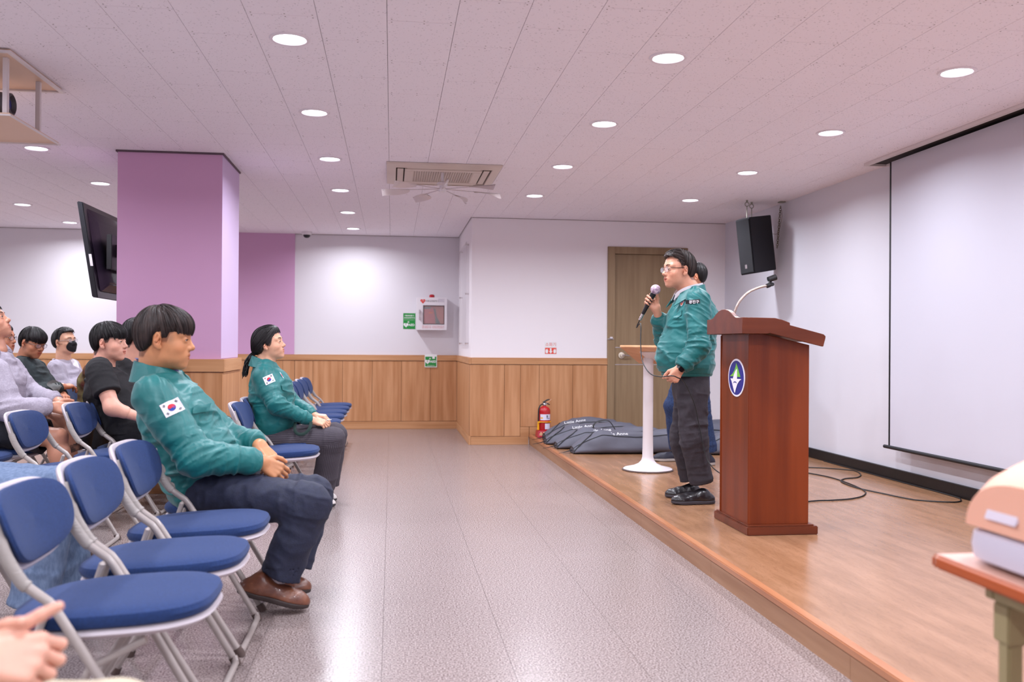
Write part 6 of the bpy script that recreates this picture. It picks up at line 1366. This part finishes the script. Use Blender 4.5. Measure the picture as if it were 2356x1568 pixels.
hoodie()
def crossed(x, y, lean=0.): return dict(eln=A_(x+.0, y-.22, .70), wrn=A_(x+.16, y-.02, .77), elf=A_(x+.02, y+.22, .70), wrf=A_(x+.17, y-.02, .71))
def specs():
    J0 = crossed(-2.70, 7.5); t, h, J, o, f = sitter('man with round glasses in dark green long sleeved shirt, arms crossed, looking down', -2.64, 7.5, K(75, 788, 7.5), (.85, -.42, -.30), (.25, -.1, 1), .98, 'fringe', (.14, .12, .12), hair_black, skA, cloth('dark_green_jersey', (34, 44, 46)), cloth('dark_trousers', (34, 32, 38)), ar=(.08, .07, .052), build=1.15, seed=6, J0=J0, strands=900)
    glasses(h, t, (60, 50, 50), wire=.0013)
    patch_on(f, J['chest']+A_(.1, -.05, -.04), (0, 1, 0), (0, 0, 1), (.85, -.5, 0), 'shirt_print', o, [([(.06*math.cos(a)*(1+.3*math.sin(3*a)), .05*math.sin(a)) for a in np.linspace(0, 2*math.pi, 22)[:-1]], mat('print_grey', (120, 124, 122), .8), .0, 'shirt_print')], off=.003)
    gs = cloth('grey_striped_shirt', (160, 152, 166), (176, 168, 182), nscale=20, stretch=(1, 8, 1))
    J0 = crossed(-2.84, 8.6); t, h, J, o, f = sitter('man in grey shirt wearing a black face mask and thin glasses', -2.78, 8.65, K(149, 786, 8.6), (.88, -.42, .10), (-.08, 0, 1), 1.0, 'swept', (.14, .12, .12), hair_black, skC, gs, cloth('mauve_trousers', (124, 100, 104)), ar=(.074, .066, .05), build=1.0, seed=7, J0=J0, strands=900)
    glasses(h, t, (150, 140, 140), wire=.0009)
    def fm(P):
        q = h.loc(P); d = h.skin(P, False)/h.sc; return smax(smax(np.abs(d-.004)-.0022, -ell(q, (.105, 0, -.05), (.075, .07, .052))*-1, .004), (q[:, 2]+.004)-.012*(q[:, 0] > .09), .004)*h.sc
    lo, hi = h.box(.13); mm = sdfobj('face_mask', fm, lo, hi, .0032, cloth('mask_black', (22, 20, 24)), t)
    for s in (-1, 1): mk('ear_loop', MB().tube([h.w((.045, .066*s, -.022)), h.w((.01, .078*s, -.018)), h.w((-.012, .083*s, .0))], .0014, 5), mat('mask_loop', (26, 24, 28)), mm, smooth=True)
    mk('white_tshirt', MB().pad(J['chest']+A_(.085, -.02, .02), (.035, -.02, 0), (.02, .05, 0), (-.02, 0, .14), n=3, ne=2.5), cloth('white_knit', (226, 220, 228)), t, smooth=True)
    collar(J['neck']+A_(.0, 0, -.01), (1, -.3, -.3), (-.1, 0, 1), gs, o, rin=(.066, .064), flare=.034, drop=.05, stand=.035, tip=.03, frontdrop=.07)
    cm = mat('patterned_fleece', (96, 40, 34), .9, c2=(116, 110, 60), nscale=9, bump=.2, bscale=60)
    sitter('person in red and green patterned top, mostly hidden behind the black t-shirt', -2.42, 8.07, K(240, 792, 8.05), (1, 0, 0), (0, 0, 1), .95, 'short', (.14, .12, .12), hair_black, skA, cm, darkc, seed=8, build=1.05, strands=0, vox=.005, J0=dict(eln=A_(-2.34, 7.86, .72), wrn=A_(-2.15, 7.95, .62), elf=A_(-2.38, 8.28, .72)))
    t, h, J, o, f = sitter('person with glasses almost hidden behind the chin of the hoodie wearer', -2.67, 6.93, K(2, 778, 6.93), (1, -.1, .0), (0, 0, 1), .95, 'short', (.14, .12, .12), hair_black, skA, cloth('navy_top', (36, 38, 54)), darkc, seed=9, strands=0, vox=.005, ew=.17, build=.9)
    glasses(h, t, (60, 50, 50))
specs()
# person in light jeans (torso outside the picture)
def jeans():
    Y = 3.78; dn = cloth('light_denim', (88, 106, 136), (108, 126, 156), nscale=90, stretch=(1, 1, .4)); dn2 = dn
    J0 = dict(hipn=A_(-1.70, Y-.09, .54), knn=K(128, 1130, 3.66), ann=K(70, 1400, 3.62)*A_(1, 1, 0)+A_(0, 0, .10), hipf=A_(-1.70, Y+.1, .54), knf=K(150, 1122, 3.93), anf=K(160, 1378, 3.95)*A_(1, 1, 0)+A_(0, 0, .10), pel=A_(-1.78, Y, .55), wrn=K(-40, 1090, 3.70), eln=A_(-1.85, Y-.26, .70), wrf=K(-30, 1075, 3.86), elf=A_(-1.85, Y+.26, .70))
    t, h, J, o, f = sitter('person in light blue jeans, only legs and one hand in view', -1.69, Y, A_(-1.90, Y, 1.16), (1, 0, 0), (0, 0, 1), 1.03, 'short', (.14, .12, .12), hair_black, skB, cloth('white_knit', (226, 220, 228)), dn, seed=10, J0=J0, legs=False, strands=0)
    trousers('jeans', J, dn, t, .0075, (.105, .088, .08), .008, 333, cut=.03, hemr=.085)
    for s in 'nf': shoe(J['an'+s]*A_(1, 1, 0)+A_(.19, 0, .001), J['an'+s]*A_(1, 1, 0)+A_(-.07, 0, .001), (0, 0, 1), mat('white_sneaker', (214, 206, 204)), mat('black_sole', (40, 36, 40)), t, vox=.006)
jeans()
# clasped hands at the lower left corner
def corner():
    Y = 1.43; kh_ = cloth('khaki_cotton', (176, 164, 142), (188, 176, 154)); br = cloth('brown_knit', (104, 82, 66))
    w1 = K(-75, 1515, Y-.02); w2 = K(-60, 1455, Y+.08)
    J0 = dict(hipn=A_(-.90, Y-.10, .52), knn=A_(-.44, Y-.13, .49), ann=A_(-.47, Y-.12, .10), hipf=A_(-.90, Y+.09, .52), knf=A_(-.44, Y+.10, .49), anf=A_(-.47, Y+.12, .10), wrn=w1, wrf=w2, eln=A_(-.92, Y-.24, .70), elf=A_(-.92, Y+.24, .72), pel=A_(-.90, Y, .54), neck=A_(-.98, Y, 1.0), chest=A_(-.96, Y, .84), belly=A_(-.93, Y, .68), shn=A_(-.97, Y-.18, .93), shf=A_(-.97, Y+.18, .93))
    t, h, J, o, f = sitter('person in khaki trousers, only blurred clasped hands and a knee in view', -.80, Y, A_(-.94, Y, 1.15), (1, 0, 0), (0, 0, 1), 1.03, 'short', (.14, .12, .12), hair_black, skB, br, kh_, seed=11, J0=J0, hn=False, strands=0)
    bd = [c for c in t.children if c.name.startswith('body')][0]
    hs = [hand(w1, (1, .15, -.10), (.1, -.75, .62), 1, curls=[(.7, 1.2, .7), (.9, 1.2, .7), (1.0, 1.2, .7), (1.1, 1.2, .7)], sc=1.0, thumb=(.75, .55, .3), tc=.1), hand(w2, (1, -.35, -.22), (.3, .5, .8), -1, curls=[(.7, .9, .5), (.8, .9, .6), (.9, .9, .6), (.9, .9, .6)], sc=1.0, thumb=(.75, .5, .35), tc=.1)]
    ms = [nets(q[0], q[1], q[2], .003) for q in hs]; ex_ = bake('tmp', ms, skB, t, [np.ones((len(v), 3)) for v, _ in ms])
    bm = bmesh.new(); bm.from_mesh(bd.data); bm.from_mesh(ex_.data); bm.to_mesh(bd.data); bm.free(); bpy.data.objects.remove(ex_); bd.data.shade_smooth()
corner()
# black jacket over a chair beside the column
jt = thing('hanging_jacket', 'black jacket draped over a chair back beside the purple column', 'jacket', (-1.95, 10.55, .4), None)
Jj = dict(sh=0)
fj = lambda P: smin(ecap(P, A_(-1.93, 10.55, .46), A_(-1.99, 10.55, .82), (.25, .10), (.19, .055), A_(0, 1, 0)), cap(P, A_(-1.97, 10.36, .76), A_(-1.80, 10.30, .45), .06, .05), .05)-fold(P, A_(-1.93, 10.5, .4), A_(-1.99, 10.5, .8), 12., .012, 5)
sdfobj('jacket_shell', fj, (-2.2, 10.15, .36), (-1.65, 10.9, .95), .009, mat('black_nylon', (26, 26, 32), .45, bump=.1), jt)
